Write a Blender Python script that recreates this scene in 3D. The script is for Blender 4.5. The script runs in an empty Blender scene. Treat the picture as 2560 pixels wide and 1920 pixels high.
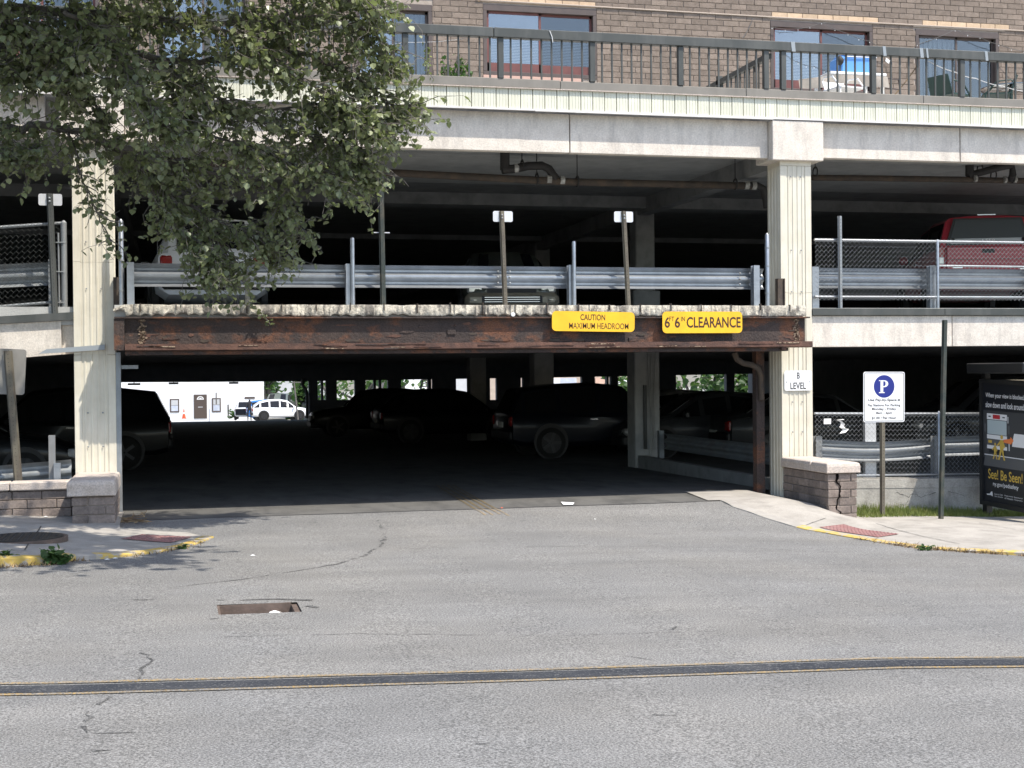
import bpy, bmesh, math, random
import numpy as np
from mathutils import Vector, Matrix
from mathutils.geometry import delaunay_2d_cdt
R_ = random.Random(7)
sc = bpy.context.scene
col = sc.collection

# ------------------------------------------------------------------ camera
FPX = 3500.0; PSI = math.radians(13.5); RHO = 0.0095; TH = math.atan(32/3500)
CAM = Vector((-4.66, -19.4, 1.85))
_s, _c = math.sin(PSI), math.cos(PSI)
_R0 = Vector((_c, -_s, 0)); FW = Vector((_s*math.cos(TH), _c*math.cos(TH), -math.sin(TH)))
_U0 = _R0.cross(FW)
CR = _R0*math.cos(RHO) - _U0*math.sin(RHO); CU = _U0*math.cos(RHO) + _R0*math.sin(RHO)
cd = bpy.data.cameras.new('camera'); cam = bpy.data.objects.new('camera', cd); col.objects.link(cam)
cd.sensor_width = 36; cd.lens = FPX/2560*36; cd.clip_end = 3000; cd.clip_start = .1
cam.matrix_world = Matrix(((CR.x, CU.x, -FW.x, CAM.x), (CR.y, CU.y, -FW.y, CAM.y), (CR.z, CU.z, -FW.z, CAM.z), (0, 0, 0, 1)))
sc.camera = cam

# ------------------------------------------------------------------ sky, sun, exposure
SUN = Vector((0.40, -0.42, 1.0)).normalized()
EL = math.asin(SUN.z); AZ = math.atan2(SUN.x, SUN.y)
w = bpy.data.worlds.new('World'); sc.world = w; w.use_nodes = True
nt = w.node_tree; bg = nt.nodes['Background']
sky = nt.nodes.new('ShaderNodeTexSky'); sky.sky_type = 'NISHITA'; sky.sun_disc = False
sky.sun_elevation = EL; sky.sun_rotation = AZ; sky.dust_density = 1.5
nt.links.new(sky.outputs[0], bg.inputs[0]); bg.inputs[1].default_value = 0.15
sl = bpy.data.lights.new('sun', 'SUN'); sl.energy = 3.3; sl.angle = math.radians(.6); sl.color = (1, .935, .83)
so = bpy.data.objects.new('sun', sl); col.objects.link(so)
so.rotation_euler = (-SUN).to_track_quat('-Z', 'Y').to_euler(); so.location = (10, -12, 30)
sc.view_settings.view_transform = 'Standard'; sc.view_settings.look = 'None'
sc.view_settings.exposure = 0.95; sc.view_settings.gamma = 1
sc.render.resolution_x = 1024; sc.render.resolution_y = 768
sc.cycles.max_bounces = 8; sc.cycles.diffuse_bounces = 7; sc.cycles.transparent_max_bounces = 12

# ------------------------------------------------------------------ photo pixel -> place
def ray(x, y): return FW + CR*((x-1280)/FPX) - CU*((y-960)/FPX)
def W(x, y, Y):                       # on a plane parallel to the facade
    d = ray(x, y); return CAM + d*((Y-CAM.y)/d.y)
def WX(x, y, X):
    d = ray(x, y); return CAM + d*((X-CAM.x)/d.x)
def WZ(x, y, z):
    d = ray(x, y); return CAM + d*((z-CAM.z)/d.z)
def px(p):
    v = Vector(p)-CAM; z = v.dot(FW); return (1280+FPX*v.dot(CR)/z, 960-FPX*v.dot(CU)/z, z)
def ss(a, b, x):
    t = min(1, max(0, (x-a)/(b-a))); return t*t*(3-2*t)
PX = [-80, -30, -8, -5.3, 0, 4.3, 7.3, 10, 20, 80]; PZ = [2.0, .75, .0, -.07, -.14, -.30, -.50, -.68, -1.3, -4.5]
def zr(X, Y):                         # height of the asphalt
    b = float(np.interp(X, PX, PZ))
    e = ss(-2.8, -.95, Y)*ss(-6.4, -5.3, X)*(1-ss(3.7, 4.8, X))
    far = ss(-22, -40, Y) if False else 0
    return b*(1-e)
def hit(x, y, Z):                     # first meeting of a photo ray with a ground surface
    d = ray(x, y); t0 = 3.0; f0 = CAM.z+d.z*t0-Z(CAM.x+d.x*t0, CAM.y+d.y*t0); t = t0
    while t < 60:
        t1 = t+.1; q = CAM+d*t1; f1 = q.z-Z(q.x, q.y)
        if f1 <= 0:
            lo, hi = t, t1
            for _ in range(20):
                m = (lo+hi)/2; q = CAM+d*m
                if q.z-Z(q.x, q.y) > 0: lo = m
                else: hi = m
            return CAM+d*hi
        t = t1
    return CAM+d*t
def WG(x, y, off=0.0): return hit(x, y, lambda X, Y: zr(X, Y)+off)

# ------------------------------------------------------------------ materials
MATS = {}
def _n(nt, t, **k):
    n = nt.nodes.new(t)
    for a, b in k.items(): setattr(n, a, b)
    return n
def mat(name, c1, c2=None, scale=6, rough=.75, metal=0, bump=0, bscale=None, spec=None, stain=None, sscale=(1, 1, .15), samt=.5,
        fine=None, coat=0, trans=None, emit=None, island=0, contrast=(.35, .65), detail=5, alpha=None, srange=(.48, .68)):
    """two-tone noise colour + optional stretched stain + optional speckle + bump"""
    m = bpy.data.materials.new(name); m.use_nodes = True; nt = m.node_tree; b = nt.nodes['Principled BSDF']
    tc = _n(nt, 'ShaderNodeTexCoord'); geo = _n(nt, 'ShaderNodeNewGeometry')
    L = nt.links.new; P = geo.outputs['Position']
    c2 = c2 or c1
    nz = _n(nt, 'ShaderNodeTexNoise'); nz.inputs['Scale'].default_value = scale; nz.inputs['Detail'].default_value = detail; nz.inputs['Roughness'].default_value = .6
    L(P, nz.inputs['Vector'])
    r = _n(nt, 'ShaderNodeMapRange'); r.inputs[1].default_value = contrast[0]; r.inputs[2].default_value = contrast[1]; L(nz.outputs[0], r.inputs[0])
    mx = _n(nt, 'ShaderNodeMix', data_type='RGBA'); mx.inputs[6].default_value = (*c1, 1); mx.inputs[7].default_value = (*c2, 1); L(r.outputs[0], mx.inputs[0])
    out = mx.outputs[2]
    if island:
        hv = _n(nt, 'ShaderNodeHueSaturation'); oi = _n(nt, 'ShaderNodeObjectInfo')
        ad = _n(nt, 'ShaderNodeMath', operation='ADD'); fr = _n(nt, 'ShaderNodeMath', operation='FRACT')
        L(oi.outputs['Random'], ad.inputs[0]); L(geo.outputs['Random Per Island'], ad.inputs[1]); L(ad.outputs[0], fr.inputs[0])
        mr = _n(nt, 'ShaderNodeMapRange'); mr.inputs[3].default_value = 1-island; mr.inputs[4].default_value = 1+island; L(fr.outputs[0], mr.inputs[0])
        L(mr.outputs[0], hv.inputs['Value']); L(out, hv.inputs['Color']); out = hv.outputs[0]
    if stain:
        mp = _n(nt, 'ShaderNodeMapping'); mp.inputs['Scale'].default_value = sscale; L(P, mp.inputs[0])
        n2 = _n(nt, 'ShaderNodeTexNoise'); n2.inputs['Scale'].default_value = 3.0; n2.inputs['Detail'].default_value = 6; n2.inputs['Roughness'].default_value = .65; L(mp.outputs[0], n2.inputs['Vector'])
        r2 = _n(nt, 'ShaderNodeMapRange'); r2.inputs[1].default_value = srange[0]; r2.inputs[2].default_value = srange[1]; r2.inputs[4].default_value = samt; L(n2.outputs[0], r2.inputs[0])
        m2 = _n(nt, 'ShaderNodeMix', data_type='RGBA'); L(r2.outputs[0], m2.inputs[0]); L(out, m2.inputs[6]); m2.inputs[7].default_value = (*stain, 1); out = m2.outputs[2]
    if fine:
        fs, amt = fine
        n3 = _n(nt, 'ShaderNodeTexNoise'); n3.inputs['Scale'].default_value = fs; n3.inputs['Detail'].default_value = 2; L(P, n3.inputs['Vector'])
        r3 = _n(nt, 'ShaderNodeMapRange'); r3.inputs[1].default_value = .3; r3.inputs[2].default_value = .7; r3.inputs[3].default_value = 1-amt; r3.inputs[4].default_value = 1+amt; L(n3.outputs[0], r3.inputs[0])
        h3 = _n(nt, 'ShaderNodeHueSaturation'); L(r3.outputs[0], h3.inputs['Value']); L(out, h3.inputs['Color']); out = h3.outputs[0]
    L(out, b.inputs['Base Color'])
    b.inputs['Roughness'].default_value = rough; b.inputs['Metallic'].default_value = metal
    if spec is not None: b.inputs['Specular IOR Level'].default_value = spec
    if coat: b.inputs['Coat Weight'].default_value = coat
    if bump:
        nb = _n(nt, 'ShaderNodeTexNoise'); nb.inputs['Scale'].default_value = bscale or scale*4; nb.inputs['Detail'].default_value = 6; L(P, nb.inputs['Vector'])
        bp = _n(nt, 'ShaderNodeBump'); bp.inputs['Strength'].default_value = 1; bp.inputs['Distance'].default_value = bump; L(nb.outputs[0], bp.inputs['Height']); L(bp.outputs[0], b.inputs['Normal'])
    if trans:
        tr = _n(nt, 'ShaderNodeBsdfTranslucent'); tr.inputs[0].default_value = (*trans, 1)
        ms = _n(nt, 'ShaderNodeMixShader'); ms.inputs[0].default_value = .35; L(b.outputs[0], ms.inputs[1]); L(tr.outputs[0], ms.inputs[2])
        L(ms.outputs[0], nt.nodes['Material Output'].inputs[0])
    MATS[name] = m; return m
def glass(name, tint=(.8, .85, .9), refl=.25, rough=.02, dark=None, gc=1.0):
    m = bpy.data.materials.new(name); m.use_nodes = True; nt = m.node_tree; nt.nodes.remove(nt.nodes['Principled BSDF'])
    g = _n(nt, 'ShaderNodeBsdfGlossy'); g.inputs['Roughness'].default_value = rough; g.inputs[0].default_value = (gc, gc, gc, 1)
    if dark: t = _n(nt, 'ShaderNodeBsdfDiffuse'); t.inputs[0].default_value = (*dark, 1)
    else: t = _n(nt, 'ShaderNodeBsdfTransparent'); t.inputs[0].default_value = (*tint, 1)
    fz = _n(nt, 'ShaderNodeLayerWeight'); fz.inputs[0].default_value = .35
    mr = _n(nt, 'ShaderNodeMapRange'); mr.inputs[3].default_value = refl; mr.inputs[4].default_value = 1; nt.links.new(fz.outputs['Fresnel'], mr.inputs[0])
    ms = _n(nt, 'ShaderNodeMixShader'); nt.links.new(mr.outputs[0], ms.inputs[0]); nt.links.new(t.outputs[0], ms.inputs[1]); nt.links.new(g.outputs[0], ms.inputs[2])
    # faint waviness of old panes
    geo = _n(nt, 'ShaderNodeNewGeometry'); nz = _n(nt, 'ShaderNodeTexNoise'); nz.inputs['Scale'].default_value = 2.5; nt.links.new(geo.outputs['Position'], nz.inputs['Vector'])
    bp = _n(nt, 'ShaderNodeBump'); bp.inputs['Distance'].default_value = .01; bp.inputs['Strength'].default_value = .4; nt.links.new(nz.outputs[0], bp.inputs['Height']); nt.links.new(bp.outputs[0], g.inputs['Normal'])
    nt.links.new(ms.outputs[0], nt.nodes['Material Output'].inputs[0]); MATS[name] = m; return m

mat('cream', (.64, .595, .48), (.72, .675, .56), 3, .55, stain=(.48, .43, .34), samt=.35, sscale=(3, 3, .35), bump=.0015, bscale=60)
mat('precast', (.64, .58, .505), (.73, .67, .59), 5, .9, stain=(.34, .31, .28), samt=.4, sscale=(2.2, 2.2, .5), bump=.004, bscale=70, fine=(40, .10))
mat('siding', (.655, .65, .525), (.715, .71, .59), 3, .5, stain=(.50, .48, .38), samt=.35, sscale=(6, 6, .3), island=.05)
mat('white_trim', (.75, .74, .72), rough=.5, stain=(.45, .4, .36), samt=.4)
mat('rail_paint', (.052, .057, .053), (.066, .070, .064), 4, .5, stain=(.15, .15, .14), samt=.4)
mat('deck_trim', (.20, .185, .16), (.24, .22, .19), 3, .55, stain=(.14, .13, .11), samt=.4)
mat('brick', (.178, .140, .112), (.235, .187, .152), 14, .9, bump=.003, bscale=50, island=.16, fine=(55, .14))
mat('brick_tan', (.52, .38, .25), (.60, .45, .31), 10, .9, bump=.003, bscale=50, island=.12, fine=(55, .1))
mat('brick_old', (.175, .140, .120), (.26, .21, .18), 7, .92, bump=.005, bscale=35, island=.18, fine=(45, .18), stain=(.1, .085, .08), samt=.5)
mat('mortar', (.33, .275, .23), (.40, .34, .29), 9, .95, bump=.004)
mat('stone_cap', (.46, .39, .33), (.60, .52, .46), 6, .95, bump=.006, bscale=55, fine=(60, .2), stain=(.22, .2, .18), samt=.4, sscale=(2, 2, 2))
mat('slab_conc', (.64, .59, .49), (.44, .40, .33), 5, .95, bump=.012, bscale=28, stain=(.15, .135, .12), samt=.85, sscale=(2.2, 2.2, 1.2), fine=(60, .22), srange=(.5, .6))
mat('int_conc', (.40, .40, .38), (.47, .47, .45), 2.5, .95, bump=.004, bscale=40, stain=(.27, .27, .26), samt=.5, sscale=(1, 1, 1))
mat('int_mid', (.22, .22, .215), (.27, .27, .26), 2.5, .95, stain=(.11, .11, .11), samt=.5, sscale=(1, 1, 1))  # int_conc darkened: light fading away inside is put into the colour
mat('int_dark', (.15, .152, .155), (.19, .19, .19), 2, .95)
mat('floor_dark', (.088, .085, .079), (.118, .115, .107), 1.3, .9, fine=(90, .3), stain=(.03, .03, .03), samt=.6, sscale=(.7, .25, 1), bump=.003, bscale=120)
mat('rust', (.040, .031, .029), (.062, .044, .038), 3, .9, stain=(.145, .062, .034), samt=.9, sscale=(.9, 1, 1.3), bump=.012, bscale=26, fine=(60, .35), srange=(.50, .62))
mat('rust_flange', (.085, .044, .033), (.135, .07, .05), 5, .9, stain=(.045, .03, .027), samt=.9, sscale=(1.0, 1, 2), bump=.006, bscale=40, fine=(70, .2))
mat('rust_spot', (.36, .27, .19), (.07, .035, .025), 26, .9, bump=.01, bscale=60, contrast=(.44, .56))
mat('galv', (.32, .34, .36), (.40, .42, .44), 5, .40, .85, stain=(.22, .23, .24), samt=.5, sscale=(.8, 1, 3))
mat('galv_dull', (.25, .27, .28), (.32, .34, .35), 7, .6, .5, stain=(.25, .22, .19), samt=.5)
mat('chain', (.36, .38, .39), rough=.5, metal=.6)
mat('chain_shaded', (.055, .062, .06), rough=.7, metal=.2)  # chain wire with the left bay's shade put into its colour
mat('green_post', (.026, .036, .031), (.036, .046, .04), 6, .5, stain=(.12, .10, .07), samt=.6, sscale=(2, 2, 1.5))
mat('brown_post', (.085, .07, .055), (.13, .115, .085), 6, .6, stain=(.2, .18, .12), samt=.5)
mat('sign_white', (.80, .81, .82), rough=.35, stain=(.6, .58, .55), samt=.25)
mat('sign_back', (.62, .63, .64), (.70, .71, .72), 4, .45, .3)
mat('sign_yellow', (.86, .47, .015), (.90, .52, .02), 6, .4, stain=(.66, .36, .02), samt=.3)
mat('ink_black', (.018, .016, .014), rough=.5)
mat('void', (.006, .005, .005), rough=1, spec=0)
mat('sign_shaded', (.20, .19, .17), (.25, .235, .21), 4, .6)  # aluminium sign back darkened to stand in for tree shade
mat('ink_brown', (.055, .02, .008), rough=.5)
mat('sign_blue', (.010, .020, .20), rough=.4)
mat('pipe_rust', (.048, .039, .033), (.075, .058, .046), 7, .85, stain=(.13, .09, .055), samt=.5, sscale=(1.5, 1.5, 1.5))
mat('pipe_dark', (.022, .021, .021), (.035, .032, .03), 7, .7)
mat('pipe_band', (.55, .55, .52), (.25, .24, .22), 20, .5, .4)
mat('sidewalk', (.30, .28, .25), (.375, .35, .315), 2.2, .95, bump=.003, bscale=60, stain=(.21, .195, .175), samt=.6, sscale=(1, 1, 1), fine=(80, .12))
mat('curb_conc', (.29, .27, .245), (.35, .33, .30), 5, .95, bump=.006, bscale=40)
mat('tactile', (.22, .105, .10), (.29, .15, .14), 4, .85, stain=(.25, .2, .18), samt=.4, sscale=(2, 2, 2))
mat('iron', (.035, .033, .032), (.06, .055, .05), 8, .6, .5, bump=.004)
mat('iron_rust', (.10, .075, .06), (.15, .11, .09), 8, .75, .2, bump=.004)
mat('tar', (.022, .023, .026), (.045, .046, .05), 20, .7)
mat('retain', (.33, .315, .285), (.43, .41, .37), 3, .95, bump=.008, bscale=22, stain=(.19, .175, .155), samt=.7, sscale=(1.2, 1.2, .8), fine=(50, .14))
mat('bark', (.09, .082, .075), (.15, .138, .125), 12, .95, bump=.01)
mat('twig', (.11, .098, .088), (.17, .155, .14), 12, .95)
mat('leaf', (.165, .195, .105), (.24, .265, .150), 1.2, .45, trans=(.25, .31, .10), island=.5, spec=.6)
mat('leaf2', (.04, .09, .025), (.07, .13, .04), 4, .5, trans=(.10, .2, .03), island=.4)
mat('grass', (.14, .19, .04), (.25, .26, .08), 5, .7, trans=(.15, .22, .04), island=.35)
mat('straw', (.30, .22, .12), (.18, .11, .06), 9, .9, island=.4)
mat('black_paint', (.012, .013, .014), rough=.45)
mat('poster_black', (.010, .012, .016), rough=.35)
mat('poster_grey', (.09, .095, .10), rough=.4)
mat('poster_mid', (.045, .048, .052), rough=.4)
mat('poster_white', (.72, .73, .74), rough=.4)
mat('poster_gold', (.58, .40, .07), rough=.4)
mat('poster_red', (.45, .02, .03), rough=.4)
mat('poster_orange', (.80, .22, .06), rough=.4)
mat('poster_glass', (.42, .50, .52), rough=.4)
mat('tyre', (.012, .012, .012), rough=.85)
mat('alloy', (.06, .06, .063), rough=.4, metal=.7)
mat('chrome', (.65, .65, .67), rough=.15, metal=1)
mat('plastic_black', (.02, .02, .021), rough=.5)
mat('lamp_red', (.32, .012, .012), rough=.15, coat=.5)
mat('lamp_clear', (.7, .7, .7), rough=.1, metal=.4)
mat('plate', (.75, .75, .7), rough=.4)
for n, c in dict(p_white=(.80, .81, .82), p_black=(.006, .007, .008), p_red=(.40, .026, .045), p_blue=(.02, .16, .50), p_dark=(.045, .048, .052),
                 p_silver=(.35, .36, .37), p_greygreen=(.10, .115, .10), p_tan=(.30, .27, .21), p_navy=(.006, .008, .014), p_maroon=(.10, .015, .015)).items():
    mat(n, c, rough=.3, coat=.15 if n in ('p_black', 'p_navy', 'p_dark') else .6, spec=.3)
glass('car_glass', gc=.45, refl=.03, dark=(.012, .013, .015))
glass('pane', tint=(.75, .78, .80), refl=.22, gc=.8)
glass('pane_grey', tint=(.70, .74, .76), refl=.12, gc=.65)
mat('frame_maroon', (.13, .045, .04), (.17, .06, .05), 5, .5)
mat('frame_brown', (.075, .058, .052), (.10, .075, .066), 5, .5)
mat('cable_tan', (.42, .35, .29), rough=.8)
mat('sill_pink', (.50, .33, .27), rough=.9, bump=.003)
mat('blind', (.72, .73, .74), rough=.6)
mat('room', (.10, .10, .11), rough=.9)
mat('curtain', (.42, .46, .55), (.52, .56, .64), 2, .9)
mat('cooler_blue', (.12, .33, .72), rough=.4)
mat('plastic_white', (.75, .75, .74), rough=.5)
mat('tarp', (.24, .21, .18), (.30, .27, .23), 5, .8)
mat('chair_green', (.02, .05, .04), rough=.5)
mat('wire_grey', (.13, .125, .12), rough=.6)
mat('bld_white', (.78, .79, .80), (.84, .85, .85), 1.2, .9, stain=(.6, .6, .58), samt=.5, sscale=(.6, .6, .3))
mat('bld_grey', (.45, .46, .47), (.52, .53, .54), 1, .9)
mat('bld_salmon', (.55, .36, .28), (.60, .42, .33), 2, .9)
mat('bld_tan', (.40, .33, .27), (.46, .38, .32), 2, .9)
mat('door_brown', (.075, .055, .045), rough=.6)
mat('cone', (.75, .10, .03), rough=.5)
mat('lot', (.30, .29, .27), (.36, .35, .32), 1, .95)
mat('earth', (.16, .15, .12), (.2, .18, .14), .3, .95)
mat('cloth_dark', (.02, .02, .024), rough=.9); mat('cloth_white', (.7, .7, .7), rough=.9); mat('skin', (.35, .2, .14), rough=.6)
mat('paper', (.78, .78, .77), rough=.8)
mat('tape', (.30, .33, .35), rough=.35)

def road_mat(name, yellow=None, cov=(.40, .62, .35)):
    m = bpy.data.materials.new(name); m.use_nodes = True; nt = m.node_tree; L = nt.links.new; b = nt.nodes['Principled BSDF']
    geo = _n(nt, 'ShaderNodeNewGeometry'); P = geo.outputs['Position']
    def noise(s, d=3, vec=P):
        n = _n(nt, 'ShaderNodeTexNoise'); n.inputs['Scale'].default_value = s; n.inputs['Detail'].default_value = d; n.inputs['Roughness'].default_value = .65; L(vec, n.inputs['Vector']); return n.outputs[0]
    def rng(x, a, b_, c, d):
        r = _n(nt, 'ShaderNodeMapRange'); r.inputs[1].default_value = a; r.inputs[2].default_value = b_; r.inputs[3].default_value = c; r.inputs[4].default_value = d; L(x, r.inputs[0]); return r.outputs[0]
    def mul(a, b_):
        q = _n(nt, 'ShaderNodeMath', operation='MULTIPLY'); L(a, q.inputs[0]); L(b_, q.inputs[1]); return q.outputs[0]
    sp = rng(noise(75, 2), .36, .64, .50, 1.50); sp2 = rng(noise(230, 1), .35, .65, .72, 1.28)
    mp = _n(nt, 'ShaderNodeMapping'); mp.inputs['Scale'].default_value = (.18, 1.3, 1); L(P, mp.inputs[0])
    band = rng(noise(1.0, 4, mp.outputs[0]), .35, .65, .90, 1.09)          # worn wheel tracks along the street
    blot = rng(noise(.8, 5), .35, .7, .92, 1.10)
    v = mul(mul(sp, sp2), mul(band, blot))
    cc = _n(nt, 'ShaderNodeMix', data_type='RGBA'); L(rng(noise(.35, 3), .4, .6, 0, 1), cc.inputs[0])
    cc.inputs[6].default_value = (.178, .177, .173, 1); cc.inputs[7].default_value = (.190, .186, .177, 1)
    h = _n(nt, 'ShaderNodeHueSaturation'); L(v, h.inputs['Value']); L(cc.outputs[2], h.inputs['Color']); out = h.outputs[0]
    if yellow:
        mx = _n(nt, 'ShaderNodeMix', data_type='RGBA'); L(mul(rng(noise(60, 3), cov[0], cov[1], 0, 1), rng(noise(2, 3), .30, .55, cov[2], 1)), mx.inputs[0]); L(out, mx.inputs[6])
        mx.inputs[7].default_value = (*yellow, 1); out = mx.outputs[2]
    L(out, b.inputs['Base Color']); b.inputs['Roughness'].default_value = .9; b.inputs['Specular IOR Level'].default_value = .25
    bp = _n(nt, 'ShaderNodeBump'); bp.inputs['Distance'].default_value = .006; L(noise(110, 3), bp.inputs['Height']); L(bp.outputs[0], b.inputs['Normal'])
    MATS[name] = m
road_mat('asphalt'); road_mat('line_yellow', (.42, .27, .075), (.44, .66, .2)); road_mat('line_tar', (.030, .034, .042), (.26, .46, .8)); road_mat('crack', (.045, .045, .045), (.36, .58, .45))
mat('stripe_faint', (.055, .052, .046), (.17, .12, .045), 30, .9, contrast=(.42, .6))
def curb_yellow():
    m = mat('curb_yellow', (.46, .32, .075), (.53, .38, .10), 8, .8, stain=(.36, .33, .28), samt=1, sscale=(2.6, 2.6, 2.6), srange=(.5, .58), bump=.005, bscale=40)
curb_yellow()
def leaf_gloss():
    b = MATS['leaf'].node_tree.nodes['Principled BSDF']; b.inputs['Roughness'].default_value = .38
leaf_gloss()

# ------------------------------------------------------------------ mesh helpers
class MB:
    def __init__(s): s.v = []; s.f = []
    def add(s, vs, fs):
        o = len(s.v); s.v += [tuple(p) for p in vs]; s.f += [tuple(i+o for i in f) for f in fs]; return s
    def box(s, x0, x1, y0, y1, z0, z1):
        vs = [(x, y, z) for x in (x0, x1) for y in (y0, y1) for z in (z0, z1)]
        return s.add(vs, [(0, 1, 3, 2), (4, 6, 7, 5), (0, 4, 5, 1), (2, 3, 7, 6), (0, 2, 6, 4), (1, 5, 7, 3)])
    def cbox(s, x0, x1, y0, y1, z0, z1, c=.01):     # box with chamfered edges
        bm = bmesh.new(); bmesh.ops.create_cube(bm, size=1)
        for v in bm.verts: v.co = Vector(((x0+x1)/2+v.co.x*(x1-x0), (y0+y1)/2+v.co.y*(y1-y0), (z0+z1)/2+v.co.z*(z1-z0)))
        bmesh.ops.bevel(bm, geom=bm.edges[:], offset=c, segments=1, affect='EDGES')
        bm.verts.index_update(); s.add([v.co.copy() for v in bm.verts], [[v.index for v in f.verts] for f in bm.faces]); bm.free(); return s
    def obox(s, p, ax, ay, az):                     # box from centre and half axes
        p, ax, ay, az = map(Vector, (p, ax, ay, az))
        vs = [p+ax*i+ay*j+az*k for i in (-1, 1) for j in (-1, 1) for k in (-1, 1)]
        fs = [(0, 1, 3, 2), (4, 6, 7, 5), (0, 4, 5, 1), (2, 3, 7, 6), (0, 2, 6, 4), (1, 5, 7, 3)]
        if ax.cross(ay).dot(az) < 0: fs = [f[::-1] for f in fs]
        return s.add(vs, fs)
    def prism(s, poly, d):                          # polygon of 3D points pushed along d
        poly = [Vector(p) for p in poly]; d = Vector(d); n = len(poly)
        return s.add(poly+[p+d for p in poly], [tuple(range(n))[::-1], tuple(range(n, 2*n))]+[(i, (i+1) % n, n+(i+1) % n, n+i) for i in range(n)])
    def tube(s, pts, r, n=8, cap=True):
        pts = [Vector(p) for p in pts]; m = len(pts); rr = r if isinstance(r, (list, tuple)) else [r]*m
        vs = []; fs = []; up = None
        for i, p in enumerate(pts):
            t = (pts[min(i+1, m-1)]-pts[max(i-1, 0)])
            t = t.normalized() if t.length > 1e-9 else Vector((0, 0, 1))
            if up is None:
                a = Vector((0, 0, 1)) if abs(t.z) < .9 else Vector((1, 0, 0)); up = (a-t*a.dot(t)).normalized()
            else:
                up = up-t*up.dot(t); up = up.normalized() if up.length > 1e-6 else t.orthogonal().normalized()
            q = t.cross(up)
            for k in range(n):
                a = 2*math.pi*k/n; vs.append(p+(up*math.cos(a)+q*math.sin(a))*rr[i])
        for i in range(m-1):
            for k in range(n): fs.append((i*n+k, i*n+(k+1) % n, (i+1)*n+(k+1) % n, (i+1)*n+k))
        if cap: fs += [tuple(range(n))[::-1], tuple(range((m-1)*n, m*n))]
        return s.add(vs, fs)
    def lathe(s, c, prof, n=20, axis='Z'):          # prof: (radius, height)
        c = Vector(c); vs = []; m = len(prof)
        for r, h in prof:
            for k in range(n):
                a = 2*math.pi*k/n
                q = (r*math.cos(a), r*math.sin(a), h)
                if axis == 'Y': q = (q[0], q[2], q[1])
                vs.append(c+Vector(q))
        fs = [(i*n+k, i*n+(k+1) % n, (i+1)*n+(k+1) % n, (i+1)*n+k) for i in range(m-1) for k in range(n)]
        fs += [tuple(range(n))[::-1], tuple(range((m-1)*n, m*n))]
        return s.add(vs, fs)
    def mesh(s, name, m, smooth=None):
        me = bpy.data.meshes.new(name); me.from_pydata(s.v, [], s.f)
        if m: me.materials.append(MATS[m])
        bm = bmesh.new(); bm.from_mesh(me); bmesh.ops.recalc_face_normals(bm, faces=bm.faces[:]); bm.to_mesh(me); bm.free()
        if smooth is not None:
            me.shade_smooth(); me.set_sharp_from_angle(angle=math.radians(smooth))
        return me
    def build(s, name, m, parent=None, smooth=None, recalc=True):
        return ob(name, s.mesh(name, m, smooth), parent)
def ob(name, me, parent=None):
    o = bpy.data.objects.new(name, me); col.objects.link(o)
    if parent is not None:
        o.parent = parent; o.matrix_parent_inverse = Matrix.Translation(-worldloc(parent))
    return o
def worldloc(o): return Vector(o.location)     # parts are built in world space: the parent inverse cancels the parents
def tag(o, label, cat, group=None):
    o['label'] = label; o['category'] = cat
    if group: o['group'] = group
    return o
def struct(o): o['kind'] = 'structure'; return o
def stuff(o): o['kind'] = 'stuff'; return o
def thing(name, label, cat, loc=(0, 0, 0), group=None):
    o = bpy.data.objects.new(name, None); col.objects.link(o); o.location = loc; o.empty_display_size = .2
    return tag(o, label, cat, group)
def inst(o, name, parent, loc):                     # a copy that shares mesh data (mesh drawn round its own origin)
    c = o.copy(); c.name = name; col.objects.link(c)
    if parent is not None: c.parent = parent; c.matrix_parent_inverse = Matrix.Translation(-worldloc(parent))
    c.location = loc; return c
def textmesh(body, h=None, wd=None, offset=0.0, extrude=0.0):
    cu = bpy.data.curves.new('t', 'FONT'); cu.body = body; cu.size = 1; cu.offset = offset; cu.extrude = extrude; cu.align_x = 'LEFT'; cu.resolution_u = 4
    o = bpy.data.objects.new('t', cu); col.objects.link(o)
    dg = bpy.context.evaluated_depsgraph_get(); me = bpy.data.meshes.new_from_object(o.evaluated_get(dg))
    vs = [v.co.copy() for v in me.vertices]; fs = [tuple(p.vertices) for p in me.polygons]
    bpy.data.objects.remove(o); bpy.data.curves.remove(cu); bpy.data.meshes.remove(me)
    x0 = min(v.x for v in vs); x1 = max(v.x for v in vs); y0 = min(v.y for v in vs); y1 = max(v.y for v in vs)
    sy = h/(y1-y0) if h else None; sx = wd/(x1-x0) if wd else sy
    if sy is None: sy = sx
    return [(Vector(((v.x-(x0+x1)/2)*sx, (v.y-(y0+y1)/2)*sy, v.z))) for v in vs], fs
class Plane2D:
    """a flat place to print on: origin, right, up, outward normal"""
    def __init__(s, o, r, u): s.o = Vector(o); s.r = Vector(r).normalized(); s.u = Vector(u).normalized(); s.n = s.r.cross(s.u)
    def P(s, x, y, d=0): return s.o+s.r*x+s.u*y+s.n*d
    def text(s, mb, body, x, y, h, wd=None, d=.002, offset=0.0):
        vs, fs = textmesh(body, h, wd, offset); mb.add([s.P(x+v.x, y+v.y, d) for v in vs], fs)
    def poly(s, mb, pts, d0=0, d1=.002):
        mb.prism([s.P(x, y, d0) for x, y in pts], s.n*(d1-d0))
    def rect(s, mb, x0, x1, y0, y1, d0=0, d1=.002, r=0):
        s.poly(mb, rrect(x0, x1, y0, y1, r) if r else [(x0, y0), (x1, y0), (x1, y1), (x0, y1)], d0, d1)
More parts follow.
